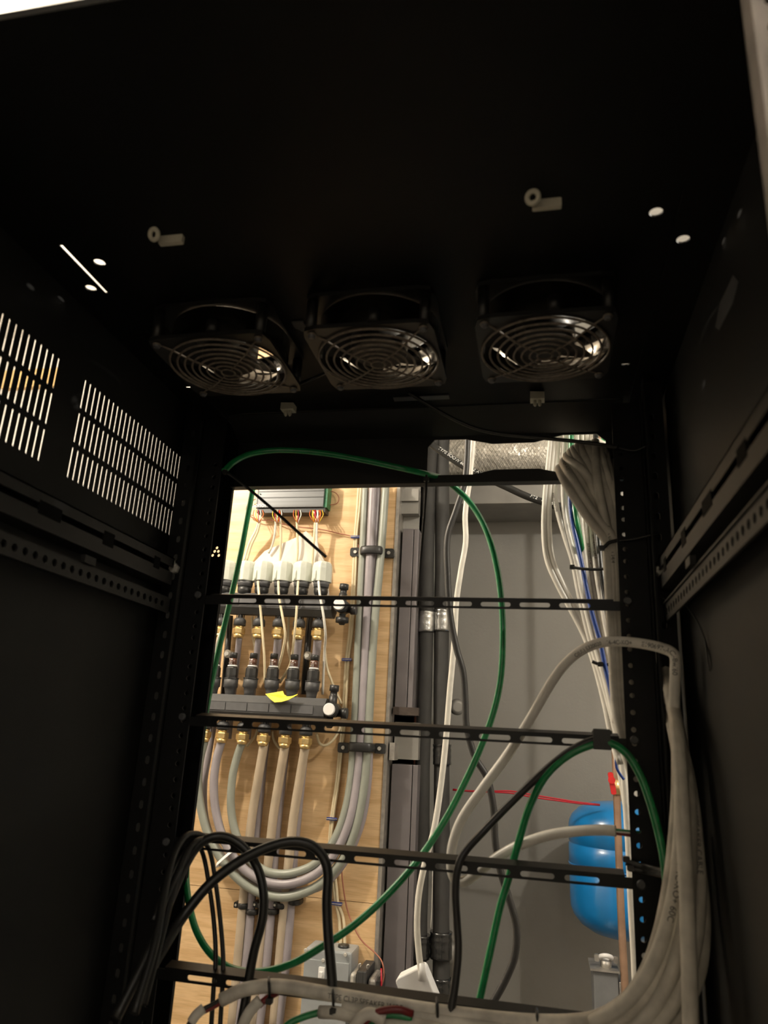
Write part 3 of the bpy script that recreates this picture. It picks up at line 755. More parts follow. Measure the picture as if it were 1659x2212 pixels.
# ------------------------------------------------------------------ actuators and their leads
def make_actuator(c, k, label):
    root = thing('valve_actuator', c, label, 'actuator', 'white valve actuators on the upper manifold')
    mb = MB(); cs = [(-20, 6), (-20, -9), (-3, -20), (2, -21), (12, -13), (20, -2), (20, 8), (12, 18), (-12, 18)]
    lv = [(0, 1, 0), (29, 1, 0), (37, .95, 0), (41, .86, .5), (43.5, .72, 1), (44.5, .5, 1)]
    n = len(cs)
    for hgt, q, dx in lv:
        for x, y in cs: mb.v.append(Vector(c)+Vector(((x*q+dx)*k, y*q*k, hgt*k)))
    for i in range(len(lv)-1):
        for j in range(n):
            j2 = (j+1) % n; mb.face((i*n+j, i*n+j2, (i+1)*n+j2, (i+1)*n+j))
    mb.face([j for j in reversed(range(n))]); mb.face([(len(lv)-1)*n+j for j in range(n)])
    mb.build('cap', ACTW, root, bevel=0.0012)
    MB().tube([Vector(c)+Vector((-10*k, -17.5*k, 0)), Vector(c)+Vector((-10*k, -17.5*k, 18*k)), Vector(c)+Vector((-10*k, -15*k, 22*k))], 2.6*k, 8, 3).build('cable_boss', ACTW, root)
    MB().lathe([(17*k, 0), (17*k, -7*k), (16*k, -8*k), (16*k, -12*k)], Vector(c), Z, 22).build('threaded_ring', PLMID, root)
    MB().lathe([(15*k, -12*k), (15*k, -22*k), (12*k, -30*k)], Vector(c), Z, 22).build('collar', PLBLK, root)
    return root
s2 = mpp(600, 1250, YM)
ACT = [(487, 1255), (530, 1256), (567, 1256.5), (609.5, 1257), (652, 1257.5), (694.5, 1258)]
nm = ['half hidden by the rack rail', 'behind the green cable', 'right of the green cable', 'third from the right', 'second from the right', 'nearest the black end valve']
for (px, py), t in zip(ACT, nm): make_actuator(at(px, py, YM), s2, 'grey white valve actuator, ' + t)
leads = [
    ([(492, 1318, .90), (487, 1345, .895), (473, 1375, .90), (466, 1405, .92), (462, 1440, .95)], WHITEC, 'white lead bending down at the far left of the manifolds'),
    ([(557, 1256, .905), (560, 1290, .89), (564, 1330, .895), (568, 1380, .90), (571, 1420, .91), (572, 1475, .93)], CREAM, 'cream lead falling from the third actuator from the left'),
    ([(601, 1256, .905), (603, 1290, .89), (610, 1330, .885), (616, 1370, .89), (611, 1405, .91), (602, 1440, .94), (593, 1475, .96)], CREAM, 'cream lead falling from the fourth actuator with a bulge to the right'),
    ([(644, 1256, .905), (642, 1290, .89), (640, 1330, .885), (635, 1380, .90), (631, 1415, .93), (625, 1440, .95), (604, 1475, .96)], CREAM, 'cream lead falling from the fifth actuator and curving left'),
    ([(688, 1256, .905), (691, 1285, .89), (698, 1325, .885), (703, 1370, .90), (701, 1410, .94), (697, 1500, .965)], WHITEC, 'white lead falling from the rightmost actuator'),
    ([(701, 1395, .97), (706, 1440, .975), (716, 1470, .975), (724, 1490, .978), (738, 1520, .985)], CREAM, 'cream lead branching right above the lower end valve'),
    ([(545, 1332, .975), (546, 1370, .97), (550, 1400, .965), (553, 1440, .965)], CREAM, 'short cream lead behind the second flow meter from the green cable'),
    ([(624, 1330, .98), (622, 1390, .978), (626, 1420, .975), (640, 1475, .97)], CREAM, 'cream lead running down behind the fifth pipe'),
    ([(556, 1575, .985), (550, 1592, .985), (533, 1612, .985)], CREAM, 'short cream lead curling under the third brass nut'),
    ([(588, 1580, .985), (592, 1600, .985), (605, 1617, .985), (617, 1618, .985)], CREAM, 'short cream lead curling under the fourth brass nut'),
    ([(684, 1585, .975), (690, 1605, .965), (702, 1610, .96), (718, 1600, .96), (731, 1580, .965), (734, 1570, .97)], CREAM, 'cream lead making a U below the lower end valve'),
    ([(605, 1114, .955), (607, 1150, .965), (606, 1190, .975), (604, 1225, .985)], CREAM, 'cream lead hanging from the third terminal of the controller'),
    ([(560, 1122, .955), (553, 1145, .962), (538, 1175, .97), (526, 1215, .98)], WHITEC, 'white lead hanging from the first terminal of the controller'),
    ([(563, 1122, .955), (556, 1150, .962), (543, 1178, .97), (533, 1212, .98)], CREAM, 'grey cream lead beside the first terminal lead of the controller'),
    ([(596, 1118, .955), (594, 1150, .962), (588, 1178, .97), (580, 1195, .975)], WHITED, 'thin grey lead hanging from the second terminal of the controller'),
    ([(641, 1114, .955), (642, 1150, .96), (643, 1190, .968), (640, 1225, .98)], CREAM, 'cream lead passing over the paper below the controller'),
    ([(681, 1125, .955), (678, 1165, .96), (676, 1195, .97), (674, 1235, .98)], CREAM, 'cream lead from the last terminal, left of its pair'),
    ([(685, 1125, .955), (684, 1165, .96), (688, 1190, .965), (700, 1215, .975)], WHITEC, 'white lead from the last terminal, right of its pair'),
]
for pts, mt, lb in leads: cable('sensor_lead', path(pts, 0), 0.0031, mt, lb, 'cable', 'thin leads on the plywood', sub=5, sides=8)
# paper hanging behind the actuators and the yellow tag
a = [at(x, y, Yq) for x, y, Yq in ((572, 1190, .985), (642, 1160, .975), (661, 1147, .97), (678, 1163, .975), (706, 1225, .985), (712, 1290, .99), (560, 1290, .985), (548, 1215, .99))]
pm = MB(); n = len(a)
for off in (0, .0006):
    for p in a: pm.v.append(p+Yv*off)
pm.face(list(range(n))[::-1]); pm.face([n+i for i in range(n)])
for i in range(n): pm.face((i, (i+1) % n, n+(i+1) % n, n+i))
tag(pm.build('paper_sheet', PAPER), 'creased translucent paper sheet pinned behind the white actuators', 'paper')
tg = thing('paper_tag', at(605, 1505, .885), 'yellow torn paper tag lying on the lower manifold', 'tag')
P_ = [at(x, y, Yq) for x, y, Yq in ((573, 1499, .895), (611, 1492.5, .905), (614, 1500, .90), (620, 1504, .898), (630, 1504, .895), (643, 1499, .892), (642, 1501, .888), (622, 1512, .880), (608, 1516, .878), (593, 1517, .878), (584, 1510, .885))]
pm = MB(); n = len(P_)
for off in (0, .0007):
    for p in P_: pm.v.append(p+Vector((0, off, -off)))
pm.face(list(range(n))[::-1]); pm.face([n+i for i in range(n)])
for i in range(n): pm.face((i, (i+1) % n, n+(i+1) % n, n+i))
pm.build('sheet', YTAG, tg)
# three faint lines of print on the tag
e0 = (P_[1]-P_[0]).normalized(); e1 = (P_[0]-P_[10]).normalized(); nrm = e0.cross(e1); nrm = nrm if nrm.y < 0 else -nrm
for j, q in enumerate(((.35, .40), (.40, .72), (.46, 1.0))):
    flat_text('print', ('ATTENTION', 'FLOW METER', 'SEE SHEET')[j], .0045, P_[0]+(P_[1]-P_[0])*q[0]+(P_[10]-P_[0])*q[1]+nrm*.0012, e0, e1, PRINTY, tg)

# controller
c0, c1 = at(553, 1104, .955), at(700, 1104, .955)
ctl = thing('zone_controller', ((c0.x+c1.x)/2, 1.0, c0.z), 'grey finned heating controller on the plywood, with coloured wires below', 'controller')
mb = MB(); zt_, zb_ = c0.z+0.085, c0.z+0.010
mb.bbox(c0.x+.001, c1.x-.004, .957, .998, zb_, zt_)
for i in range(3): mb.bbox(c0.x+.001, c1.x-.004, .9558, .958, zb_+.026+i*.017, zb_+.0285+i*.017)
mb.build('case', CTRL, ctl, bevel=.001)
MB().bbox(c0.x, c1.x, .962, .996, c0.z-.003, zb_).build('terminal_strip', PLBLK, ctl)
MB().bbox(c1.x-.004, c1.x+.004, .962, .996, zb_, zt_).build('end_board', PCB, ctl)
MB().bbox(c0.x-.004, c0.x+.001, .962, .996, zb_, zt_).build('end_plate', PLMID, ctl)
MB().lathe([(.002, 0), (.002, .001)], (at(561, 1066, .955).x, .954, at(561, 1066, .955).z), (0, -1, 0), 10).build('status_mark', GREEN, ctl)
q = at(557, 1091.5, .9563)
flat_text('lettering', 'uponor', 0.0172, q, X, Z, PRINTW, ctl)
MB().lathe([(.004, 0), (.004, .004)], at(678, 1109, .958), (0, -1, 0), 12).build('terminal_screw', WHITEP, ctl)
k = 0
for px, n in ((558, 5), (597, 4), (603, 3), (642, 4), (680, 5), (687, 5)):
    for i in range(n):
        o = (i-(n-1)/2)
        cable('terminal_wire', path([(px+o*4.5, 1102, .962), (px+o*5.5, 1112, .948), (px+o*3, 1122, .948), (px+1, 1130, .955)], 0), .0011, (ORANGE, YELLOWW, REDC, WHITEC)[k % 4], None, parent=ctl, sub=4, sides=6); k += 1
# thin pairs leaving the controller
cable('sensor_wire', path([(540, 1115, .99), (560, 1123, .985), (590, 1124, .985), (615, 1133, .985), (650, 1139, .987), (690, 1143, .99), (730, 1152, .992), (760, 1159, .992), (771, 1170, .992), (776, 1185, .99)], 0), .0014, PINKW, 'thin pinkish brown wire crossing the plywood below the controller', 'cable', sub=5, sides=6)
cable('sensor_wire', path([(700, 1061, .985), (722, 1063, .99), (732, 1075, .99), (727, 1088, .99), (705, 1091, .985)], 0), .0013, PINKW, 'thin pink wire loop at the right end of the controller', 'cable', sub=6, sides=6)
cable('sensor_wire', path([(552, 1078, .985), (538, 1086, .99), (532, 1098, .99), (536, 1110, .99), (548, 1114, .985)], 0), .0012, PINKW, 'thin pink wire loop at the left end of the controller', 'cable', sub=6, sides=6)
cable('sensor_wire', path([(776, 1190, .986), (777, 1290, .985), (777, 1360, .985), (771, 1440, .985), (764, 1510, .985), (762, 1600, .988), (757, 1700, .99), (744, 1800, .99), (738, 1870, .99), (745, 1940, .99), (757, 1985, .985), (780, 2030, .975), (812, 2060, .965), (826, 2080, .95), (829, 2110, .945), (822, 2135, .945)], 0), .0016, PINKW, 'thin reddish wire running down beside the cream cables to the transformer', 'cable', sub=6, sides=6)
# cream cable pair and staples
cable('cream_cable', path([(776, 1040), (772, 1100), (767, 1160), (764, 1230), (760, 1300), (755, 1370), (748, 1425), (745, 1480), (740, 1560), (734, 1620), (727, 1690), (716, 1770), (712, 1830), (716, 1880), (722, 1920), (726, 1950), (733, 1985), (737, 2045)], .994), .0042, CREAM, 'cream cable stapled down the plywood, left of the pair', 'cable', 'stapled cream cables', sub=5, sides=8)
cable('cream_cable', path([(781, 1040), (777, 1100), (771, 1160), (769, 1230), (765, 1300), (760, 1370), (753, 1425), (750, 1480), (745, 1560), (738, 1620), (731, 1690), (720, 1770), (716, 1830), (722, 1880), (727, 1920), (730, 1950), (742, 1985), (745, 2045)], .991), .0034, CREAM, 'cream cable stapled down the plywood, right of the pair', 'cable', 'stapled cream cables', sub=5, sides=8)
for i, (x, y) in enumerate(((768, 1160), (749, 1425), (717, 1769), (727, 1952))):
    p = at(x, y, .986); root = thing('cable_staple', (p.x, 1.0, p.z), 'blue insulated staple over the cream cables, %s from top' % ('first', 'second', 'third', 'lowest')[i], 'staple', 'blue cable staples')
    MB().rbox((p.x, .9865, p.z), (.025, .006, .0062), .0015).build('saddle', STAPLE, root)
    MB().tube([(p.x-.012, 1.0, p.z), (p.x-.012, .9825, p.z), (p.x+.012, .9825, p.z), (p.x+.012, 1.0, p.z)], .0009, 6, 1).build('wire', STEEL, root)
# junction box and transformer
p = at(707, 2095, .93); tl = at(652, 2046, .93); tr = at(752, 2056, .93)
jb = thing('junction_box', (p.x, 1.0, p.z), 'grey metal junction box with a white switch, at the foot of the plywood', 'box')
bw = tr.x-tl.x; zc_ = tl.z-.09
MB().box((p.x, .965, zc_), (bw, .069, .18)).build('body', BOXGREY, jb, bevel=.004)
MB().box((p.x-.002, .9285, zc_-.012), (bw*.96, .003, .165)).build('cover', BOXGREY, jb, bevel=.001)
q = at(694, 2110, .926); MB().rbox((q.x, .9255, q.z), (.013, .005, .036), .0015).build('switch_plate', WHITEP, jb)
MB().rbox((q.x, .920, q.z+.006), (.008, .012, .010), .002).build('toggle', WHITEP, jb)
for x, y in ((698, 2075), (746, 2063), (660, 2053)):
    q = at(x, y, .926); MB().lathe([(.0042, 0), (.003, .0025)], (q.x, .927, q.z), (0, -1, 0), 12).build('screw', STEEL, jb)
q = at(741, 2048, .96); MB().lathe([(.012, 0), (.012, .006), (.009, .006)], (q.x, .965, tl.z-.001), Z, 16).build('knockout_bush', PLBLK, jb)
a, b = at(758, 2088, .94), at(828, 2098, .94)
tf = thing('transformer', ((a.x+b.x)/2, 1.0, a.z-.05), 'small open frame transformer beside the grey junction box', 'transformer')
w = b.x-a.x; zt2 = a.z+.002
MB().box((a.x+w*.42, .955, zt2-.05), (w*.30, .085, .098)).build('core', LAMIN, tf, bevel=.002)
MB().box((a.x+w*.15, .955, zt2-.052), (w*.20, .070, .088)).build('coil_cover', STEEL, tf, bevel=.006)
MB().box((a.x+w*.72, .955, zt2-.056), (w*.24, .070, .085)).build('coil_cover', GALV, tf, bevel=.006)
MB().box((a.x+w*.90, .955, zt2-.058), (w*.10, .060, .078)).build('terminal_board', PLBLK, tf)
for dx in (.30, .55): MB().tube([(a.x+w*dx, .925, zt2), (a.x+w*dx, .925, zt2+.008), (a.x+w*dx+.004, .925, zt2+.009)], .002, 8, 2).build('lug', GALV, tf)
MB().tube([(a.x+w*.92, .945, zt2+.0), (a.x+w*.97, .935, zt2-.02), (a.x+w*.99, .93, zt2-.06)], .002, 8, 3).build('wire', REDC, tf)

# ------------------------------------------------------------------ behind: ducts, pipes, tank
z0 = at(1000, 1090, 1.33).z
so = thing('sheet_metal_duct', (0.5, 1.42, z0), 'long dull sheet metal duct under the ceiling, below the foil wrapped duct', 'duct')
MB().bbox(-.20, 1.38, 1.33, 1.515, z0, z0+.085).build('duct_body', DUCTD, so)
MB().bbox(-.20, 1.38, 1.322, 1.33, z0, z0+.010).build('bottom_flange', DUCTD, so)
fa = at(955, 985, 1.36); fb = at(1215, 985, 1.36); rr_ = (at(1000, 950, 1.36).z-at(1000, 1026, 1.36).z)/2
mb = MB(); pts = []
mb.tube([Vector((-.19, 1.38, fa.z+.0)), Vector((0, 1.38, fa.z+.002)), Vector((.25, 1.38, fa.z-.002)), Vector((.6, 1.38, fa.z)), Vector((1.2, 1.38, fa.z+.004))], lambda t: rr_*1.22*(1+.018*math.sin(t*46)+.012*math.sin(t*23+1)), 28, 24)
tag(mb.build('foil_duct', FOIL), 'round duct wrapped in shiny foil, seen through the cut-out at the top', 'duct')
# tall sheet metal boxes left of the insulated pipes
def tall_box(px0, px1, py0, py1, Yf, label, seam):
    a, b = at(px0, py0, Yf), at(px1, py0, Yf); c = at((px0+px1)/2, py1, Yf)
    x0, x1 = -.198, b.x
    root = thing('duct_riser', ((x0+x1)/2, Yf+.1, c.z), label, 'duct', 'lilac grey duct risers')
    sx_ = at(seam, (py0+py1)/2, Yf).x
    MB().bbox(x0, sx_-.0008, Yf, Yf+.08, c.z, a.z).build('panel', DUCT, root, bevel=.001)
    MB().bbox(sx_+.0008, x1, Yf+.002, Yf+.08, c.z, a.z).build('panel', DUCT, root, bevel=.001)
    return root
t1 = tall_box(858, 905, 1142, 1545, 1.03, 'upper lilac grey duct riser between the plywood edge and insulated pipes', 886)
t2 = tall_box(845, 903, 1650, 2260, 1.03, 'lower lilac grey duct riser between the plywood edge and insulated pipes', 880)
ztr = at(880, 1142, 1.05).z
struct('trim_3', MB().bbox(-0.2034, at(906, 1100, 1.06).x, 1.06, 1.07, ztr-.01, ZC), GREYWALL)
struct('trim_4', MB().bbox(-0.2034, at(906, 1100, 1.045).x, 1.03, 1.06, at(880, 1112, 1.04).z, at(880, 1086, 1.04).z).bbox(-0.2034, at(906, 1100, 1.045).x, 1.022, 1.06, at(880, 1084, 1.03).z, at(880, 1058, 1.03).z), DUCTD)
rust = mat('rust_stain', (0.05, 0.036, 0.028), 0.8, var=0.4, scale=40)
a = at(882, 1520, 1.158); b = at(870, 1600, 1.16)
MB().bbox(-.199, at(905, 1520, 1.02).x, 1.016, 1.03, at(880, 1545, 1.02).z, at(880, 1528, 1.02).z).build('drip_edge', rust, t1)
jn = thing('junction_band', (-.1, 1.2, at(870, 1600, 1.18).z), 'dull metal joint between the two lilac grey risers', 'duct')
MB().bbox(-.198, at(905, 1600, 1.05).x, 1.045, 1.10, at(870, 1640, 1.05).z, at(870, 1560, 1.05).z).build('band', DUCTD, jn)
MB().bbox(-.20, at(853, 1610, 1.0).x, 1.0, 1.05, at(845, 1642, 1.0).z, at(845, 1604, 1.0).z).build('bracket', GALV, jn)
zq = at(880, 1112, 1.2).z
# insulated pipes
def foam_pipe(pts, Y, r, label):
    root = thing('insulated_pipe', at(pts[-1][0], pts[-1][1], Y), label, 'pipe', 'black foam insulated pipes')
    P = path(pts, Y); ss = spline(P, 5)
    MB().tube(P, lambda t: r*(1+.02*math.sin(t*37)+.012*math.sin(t*91)), 20, 8).build('insulation', FOAM, root)
    return root
ip1 = foam_pipe([(942, 880), (934, 960), (926, 1060), (923, 1200), (921, 1340), (918, 1480), (913, 1640), (911, 1800), (907, 1960), (903, 2110), (898, 2300)], 1.09, .0185, 'black foam insulated pipe, left of the pair behind the rack')
ip2 = foam_pipe([(962, 880), (956, 960), (955, 1060), (955, 1200), (954, 1340), (953, 1480), (954, 1640), (954, 1800), (953, 1960), (953, 2110), (952, 2300)], 1.10, .0192, 'black foam insulated pipe, right of the pair behind the rack')
cable('tape_seam', path([(934.5, 1880), (932.5, 1960), (930, 2005)], 1.085), .0012, WHITEC, 'white strip showing between the two insulated pipes', 'strip')
def wrap(pts, Y, r, mt, parent, name='tape_wrap'):
    P = path(pts, Y); MB().tube(P, lambda t: r*(1+.05*math.sin(t*23)+.04*math.sin(t*51+1)), 16, 6).build(name, mt, parent)
wrap([(922, 1322), (921, 1345), (920.5, 1366)], 1.088, .0215, TAPES, ip1); wrap([(955, 1318), (954.5, 1340), (954, 1364)], 1.098, .0215, TAPES, ip2)
wrap([(955, 1608), (955, 1630), (955, 1652)], 1.096, .022, TAPEB, ip2)
wrap([(906, 2018), (905, 2040), (904, 2070)], 1.085, .025, TAPEB, ip1); wrap([(953, 2012), (952.5, 2040), (952, 2070)], 1.095, .025, TAPEB, ip2)
wrap([(953, 2112), (953, 2140), (953, 2168)], 1.095, .0225, TAPEB, ip2)
# grey spigot on the wall side of the insulated pipes and the little elbow below
q = at(987, 1527, 1.3); e = thing('pipe_stub', q, 'grey capped pipe stub on the wall behind the insulated pipes', 'pipe')
MB().lathe([(.010, -.20), (.010, -.012), (.020, -.01), (.022, .004), (.019, .014), (.012, .018)], q, (0.25, -1, -.05), 18).build('cap', DUCTD, e)
q = at(970, 2055, 1.16); e = thing('pipe_fitting', q, 'dull grey pipe fitting beside the black taped wrap', 'fitting')
MB().lathe([(.016, -.05), (.016, -.02), (.021, -.018), (.021, .012), (.013, .02)], q, (0.1, 0, 1), 16).build('body', DUCTD, e)
# thin reddish pipe beside the risers
cable('copper_tube', path([(906, 1065), (900, 1130), (899, 1200), (898, 1300), (901, 1360), (898, 1480), (895, 1640), (894, 1800), (890, 1960), (886, 2120), (882, 2260)], 1.12), .0028, PINKW, 'thin reddish tube beside the left insulated pipe', 'pipe', sub=4, sides=8)
# expansion tank
tc0 = at(1340, 1880, 1.30) + Vector((.006, 0, 0)); R = .128
ztop = at(1340, 1734, 1.30-R*.4).z; zbot = at(1355, 2036, 1.30-R*.3).z
tk = thing('expansion_tank', (tc0.x, 1.30, zbot), 'bright blue expansion tank behind the copper pipe, lower right', 'tank')
Ht = ztop-zbot
prof = [(0.0, 0), (R*.35, .003), (R*.62, .012), (R*.82, .027), (R*.94, .045), (R*.99, .062), (R, .08), (R, Ht*.50), (R*.985, Ht*.505), (R*.985, Ht*.515), (R*1.005, Ht*.52), (R*1.005, Ht*.66), (R*.985, Ht*.665), (R*.985, Ht*.675), (R, Ht*.68), (R, Ht-.062), (R*.985, Ht-.05), (R*.93, Ht-.036), (R*.8, Ht-.02), (R*.55, Ht-.006), (R*.25, Ht-.001), (0, Ht)]
MB().lathe(prof, (tc0.x, 1.30, zbot), Z, 48).build('shell', TANKB, tk)
MB().ring((tc0.x, 1.30, zbot+Ht*.515), R*1.0, .0025, sides=48, rs=8).build('seam', TANKB, tk)
MB().lathe([(.018, 0), (.018, .012), (.012, .014), (.012, .05)], (tc0.x+.03, 1.30, ztop-.004), Z, 16).build('nipple', STEEL, tk)
q = at(1330, 1703, 1.12)
vh = thing('ball_valve', q, 'red handled valve on the copper pipe above the blue tank', 'valve')
MB().rbox((at(1322, 1690, 1.085).x, 1.085, at(1322, 1692, 1.085).z), (.0115, .010, .048), .004, Matrix.Rotation(math.radians(-8), 3, 'Y')).lathe([(.008, 0), (.008, .006)], at(1321, 1685, 1.08), (0, -1, 0), 12).build('handle', REDP, vh)
MB().lathe([(.013, -.016), (.013, .016)], at(1332, 1700, 1.12), Z, 16).build('body', BRASS, vh)
cable('copper_pipe', path([(1293, 800), (1302, 1000), (1326, 1560), (1330, 1660), (1333, 1740), (1337, 1850), (1341, 1960), (1346, 2060), (1351, 2150), (1355, 2260)], 1.12), .0082, COPPER, 'vertical dull copper pipe in front of the blue tank', 'pipe', sub=3, sides=16)
# red wire pair along the wall
for o, lb in ((0, 'upper'), (5, 'lower')):
    cable('red_wire', path([(978, 1705+o*.3), (1010, 1708+o*.2), (1060, 1709+o*.4), (1105, 1709+o*.9), (1150, 1717+o), (1200, 1725+o*.8), (1250, 1733+o*.5), (1296, 1738+o*.3)], 1.2), .0020, REDC, 'thin red wire along the grey wall, %s of the pair' % lb, 'cable', 'red wire pair', sub=4, sides=6)
# grey box with lock-nut connector, lower right
a, b = at(1281, 2092, 1.12), at(1335, 2092, 1.12)
gb = thing('metal_box', ((a.x+b.x)/2, 1.16, a.z-.08), 'galvanised box with a knockout connector on top, beside the copper pipe', 'box')
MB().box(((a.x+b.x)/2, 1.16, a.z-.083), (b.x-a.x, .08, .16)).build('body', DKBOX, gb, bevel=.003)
MB().box(((a.x+b.x)/2-.002, 1.158, a.z-.001), (b.x-a.x+.008, .09, .004)).build('lid', GALV, gb)
MB().box((b.x+.012, 1.15, a.z-.095), (.022, .06, .15)).build('side_flange', GALV, gb, bevel=.002)
q = at(1310, 2083, 1.13)
MB().lathe([(.012, -.012), (.012, .006)], (q.x, 1.14, q.z), Z, 16).build('connector', GALV, gb)
MB().ring((q.x, 1.135, q.z+.012), .012, .005, (0, .55, 1), 20, 8).build('clamp_ring', WHITEP, gb)
for s_ in (-1, 1): MB().rbox((q.x+s_*.02, 1.135, q.z+.010), (.010, .008, .014), .003).build('clamp_screw', GALV, gb)

# ------------------------------------------------------------------ cables in the room behind the rack
tc_pts = [Vector((-.30, 1.0, .915)), at(870, 860, .85)] + path([(905, 935), (935, 962), (968, 985), (1000, 1006), (1040, 1027), (1090, 1050), (1140, 1073), (1190, 1090), (1240, 1106), (1300, 1120)], .75)
blk = cable('power_cable', tc_pts, .0078, BLKC, 'thick printed black cable slanting across the top cut-out', 'cable', sub=5, sides=14)
wrapped_text('cable_print', 'TYPE SOOW 600V  12 AWG 4C', .0105, tc_pts[2:], .0078, .30, PRINTW, blk, tilt=.25)
wrapped_text('cable_print', 'FT2   E54567', .0105, tc_pts[2:], .0078, .72, PRINTW, blk, tilt=.25)
cable('black_cable', path([(1010, 900, .36), (1010, 955, .36), (1004, 1040, .36), (986, 1100), (967, 1160), (967, 1240), (973, 1330), (986, 1400), (1000, 1450), (1005, 1510), (1008, 1570), (1026, 1635), (1052, 1680), (1066, 1745), (1070, 1820), (1082, 1885), (1101, 1945), (1116, 2005), (1112, 2065), (1090, 2120), (1062, 2170), (1030, 2230)], .36, .34), .0050, DGREYC, 'dark grey cable hanging behind the bars, crossing the white one at the top', 'cable', sub=6, sides=12)
cable('adapter_cord', path([(1024, 900), (1022, 955), (1014, 1040), (1005, 1110), (1006, 1170), (996, 1230), (986, 1300), (981, 1390), (971, 1500), (963, 1600), (952, 1700), (938, 1790), (919, 1860), (905, 1930), (901, 2000), (905, 2060), (912, 2115)], .42, .40), .0046, WHITEC, 'white cord hanging behind the bars down to the white adapter', 'cable', sub=6, sides=12)
q = at(908, 2140, .42); R3 = Matrix.Rotation(math.radians(-28), 3, 'Y')
ad = thing('power_adapter', q, 'white power adapter block hanging on the white cord', 'adapter')
MB().rbox(q+R3 @ Vector((-.002, 0, -.006)), (.046, .030, .070), .006, R3).build('case', WHITEP, ad, bevel=.002)
MB().lathe([(.006, 0), (.0045, .022)], at(912, 2118, .40), (at(911, 2090, .40)-at(912, 2118, .40)), 12).build('strain_relief', WHITEP, ad)
wb = [
    ([(1195, 900), (1190, 950), (1183, 1020), (1178, 1070), (1175, 1140), (1181, 1205), (1201, 1255), (1230, 1310), (1262, 1372), (1283, 1430), (1297, 1480), (1309, 1530), (1322, 1592), (1340, 1650)], WHITEC, 'white cable bowing furthest left of the bundle by the right rail'),
    ([(1202, 900), (1198, 950), (1191, 1020), (1187, 1070), (1186, 1140), (1192, 1205), (1212, 1255), (1240, 1310), (1268, 1372), (1287, 1430), (1302, 1480), (1314, 1530), (1328, 1592), (1346, 1650)], WHITEC, 'white cable running just right of the leftmost bundle cable'),
    ([(1212, 900), (1206, 950), (1200, 1020), (1198, 1070), (1206, 1110), (1221, 1160), (1237, 1210), (1249, 1270), (1262, 1330), (1280, 1400), (1296, 1450), (1310, 1500), (1322, 1545), (1340, 1620)], WHITEC, 'white bundle cable leaning right, third from the left'),
    ([(1222, 900), (1219, 950), (1216, 1020), (1217, 1070), (1221, 1120), (1232, 1170), (1246, 1220), (1258, 1280), (1272, 1340), (1288, 1400), (1303, 1450), (1316, 1500), (1330, 1560)], WHITEC, 'white bundle cable left of the green one at the top'),
    ([(1230, 900), (1228, 950), (1226, 1020), (1225, 1070), (1230, 1130), (1241, 1180), (1252, 1230), (1263, 1280), (1277, 1340), (1294, 1400), (1309, 1460), (1323, 1520), (1336, 1580)], WHITEC, 'white bundle cable touching the blue cable'),
    ([(1243, 1000), (1236, 1040), (1231, 1075), (1235, 1120), (1246, 1170), (1257, 1220), (1267, 1270), (1279, 1325), (1296, 1385), (1307, 1440), (1319, 1490), (1330, 1540), (1338, 1590)], BLUEC, 'blue cable inside the white bundle by the right rail'),
    ([(1234, 900, .185), (1234, 950, .185), (1235, 1010, .18), (1237, 1060, .17), (1243, 1110, .158), (1252, 1160, .155), (1261, 1210, .172), (1273, 1260, .20), (1292, 1330, .215), (1318, 1420, .215), (1345, 1520, .215)], GREEN, 'green cable inside the white bundle by the right rail'),
    ([(1246, 900), (1247, 960), (1249, 1050), (1253, 1110), (1260, 1180), (1269, 1250), (1280, 1320), (1297, 1390), (1311, 1440), (1324, 1500)], WHITED, 'white bundle cable just right of the green one'),
    ([(1257, 900), (1258, 960), (1261, 1080), (1266, 1150), (1273, 1210), (1283, 1270), (1294, 1330), (1308, 1390), (1320, 1440), (1330, 1490)], WHITED, 'printed white bundle cable, second right of the green one'),
    ([(1268, 900), (1269, 960), (1274, 1100), (1279, 1160), (1285, 1210), (1294, 1270), (1305, 1330), (1316, 1390), (1326, 1450)], WHITED, 'printed white bundle cable, third right of the green one'),
    ([(1302, 900), (1304, 940), (1307, 1000), (1310, 1080)], GREEN, 'green cable at the far right corner of the cut-out'),
    ([(1285, 900), (1287, 950), (1289, 1100), (1294, 1180), (1300, 1240), (1309, 1300), (1322, 1380)], BLKC, 'black cable at the inner right of the white bundle'),
]
for i, (pts, mt, lb) in enumerate(wb):
    P = path(pts, .178, .095) if mt is BLUEC else path(pts, .20, .12)
    o = cable('bundle_cable', P, .0037 if mt in (WHITEC, GREEN) else .0027 if mt is BLUEC else .0035, mt, lb, 'cable', 'hanging bundle by the right rail', sub=5, sides=10)
    if i in (8, 9): wrapped_text('cable_print', 'SERTHUSIZE CAT 3', .0042, P, .0035, .55, PRINT, o, tilt=.2)
    if i == 2: wrapped_text('cable_print', 'AWG 24 UTP CMR', .0036, P, .0037, .30, PRINT, o, tilt=-.5)
    if i == 0: wrapped_text('cable_print', 'VERIFIED 24AWG UTP E138034', .0040, P, .0037, .85, PRINT, o, tilt=.5)
cable('white_cable', path([(1338, 1600), (1346, 1660), (1351, 1720), (1356, 1790), (1360, 1860), (1364, 1960), (1370, 2060), (1374, 2150), (1378, 2260)], .22), .0042, WHITEC, 'white cable running down beside the right rail below the second bar', 'cable', sub=4)
cable('white_cable', path([(1327, 1618), (1338, 1665), (1346, 1710), (1356, 1770), (1364, 1820)], .24), .0035, WHITEC, 'white cable slanting down left of the right rail, beside the blue loop', 'cable', sub=4)
cable('blue_wire', path([(1333, 1623), (1331, 1640), (1332, 1658), (1339, 1672), (1348, 1684)], .2), .0016, BLUEC, 'thin blue wire curl under the second bar near the right rail', 'cable', sub=6, sides=8)

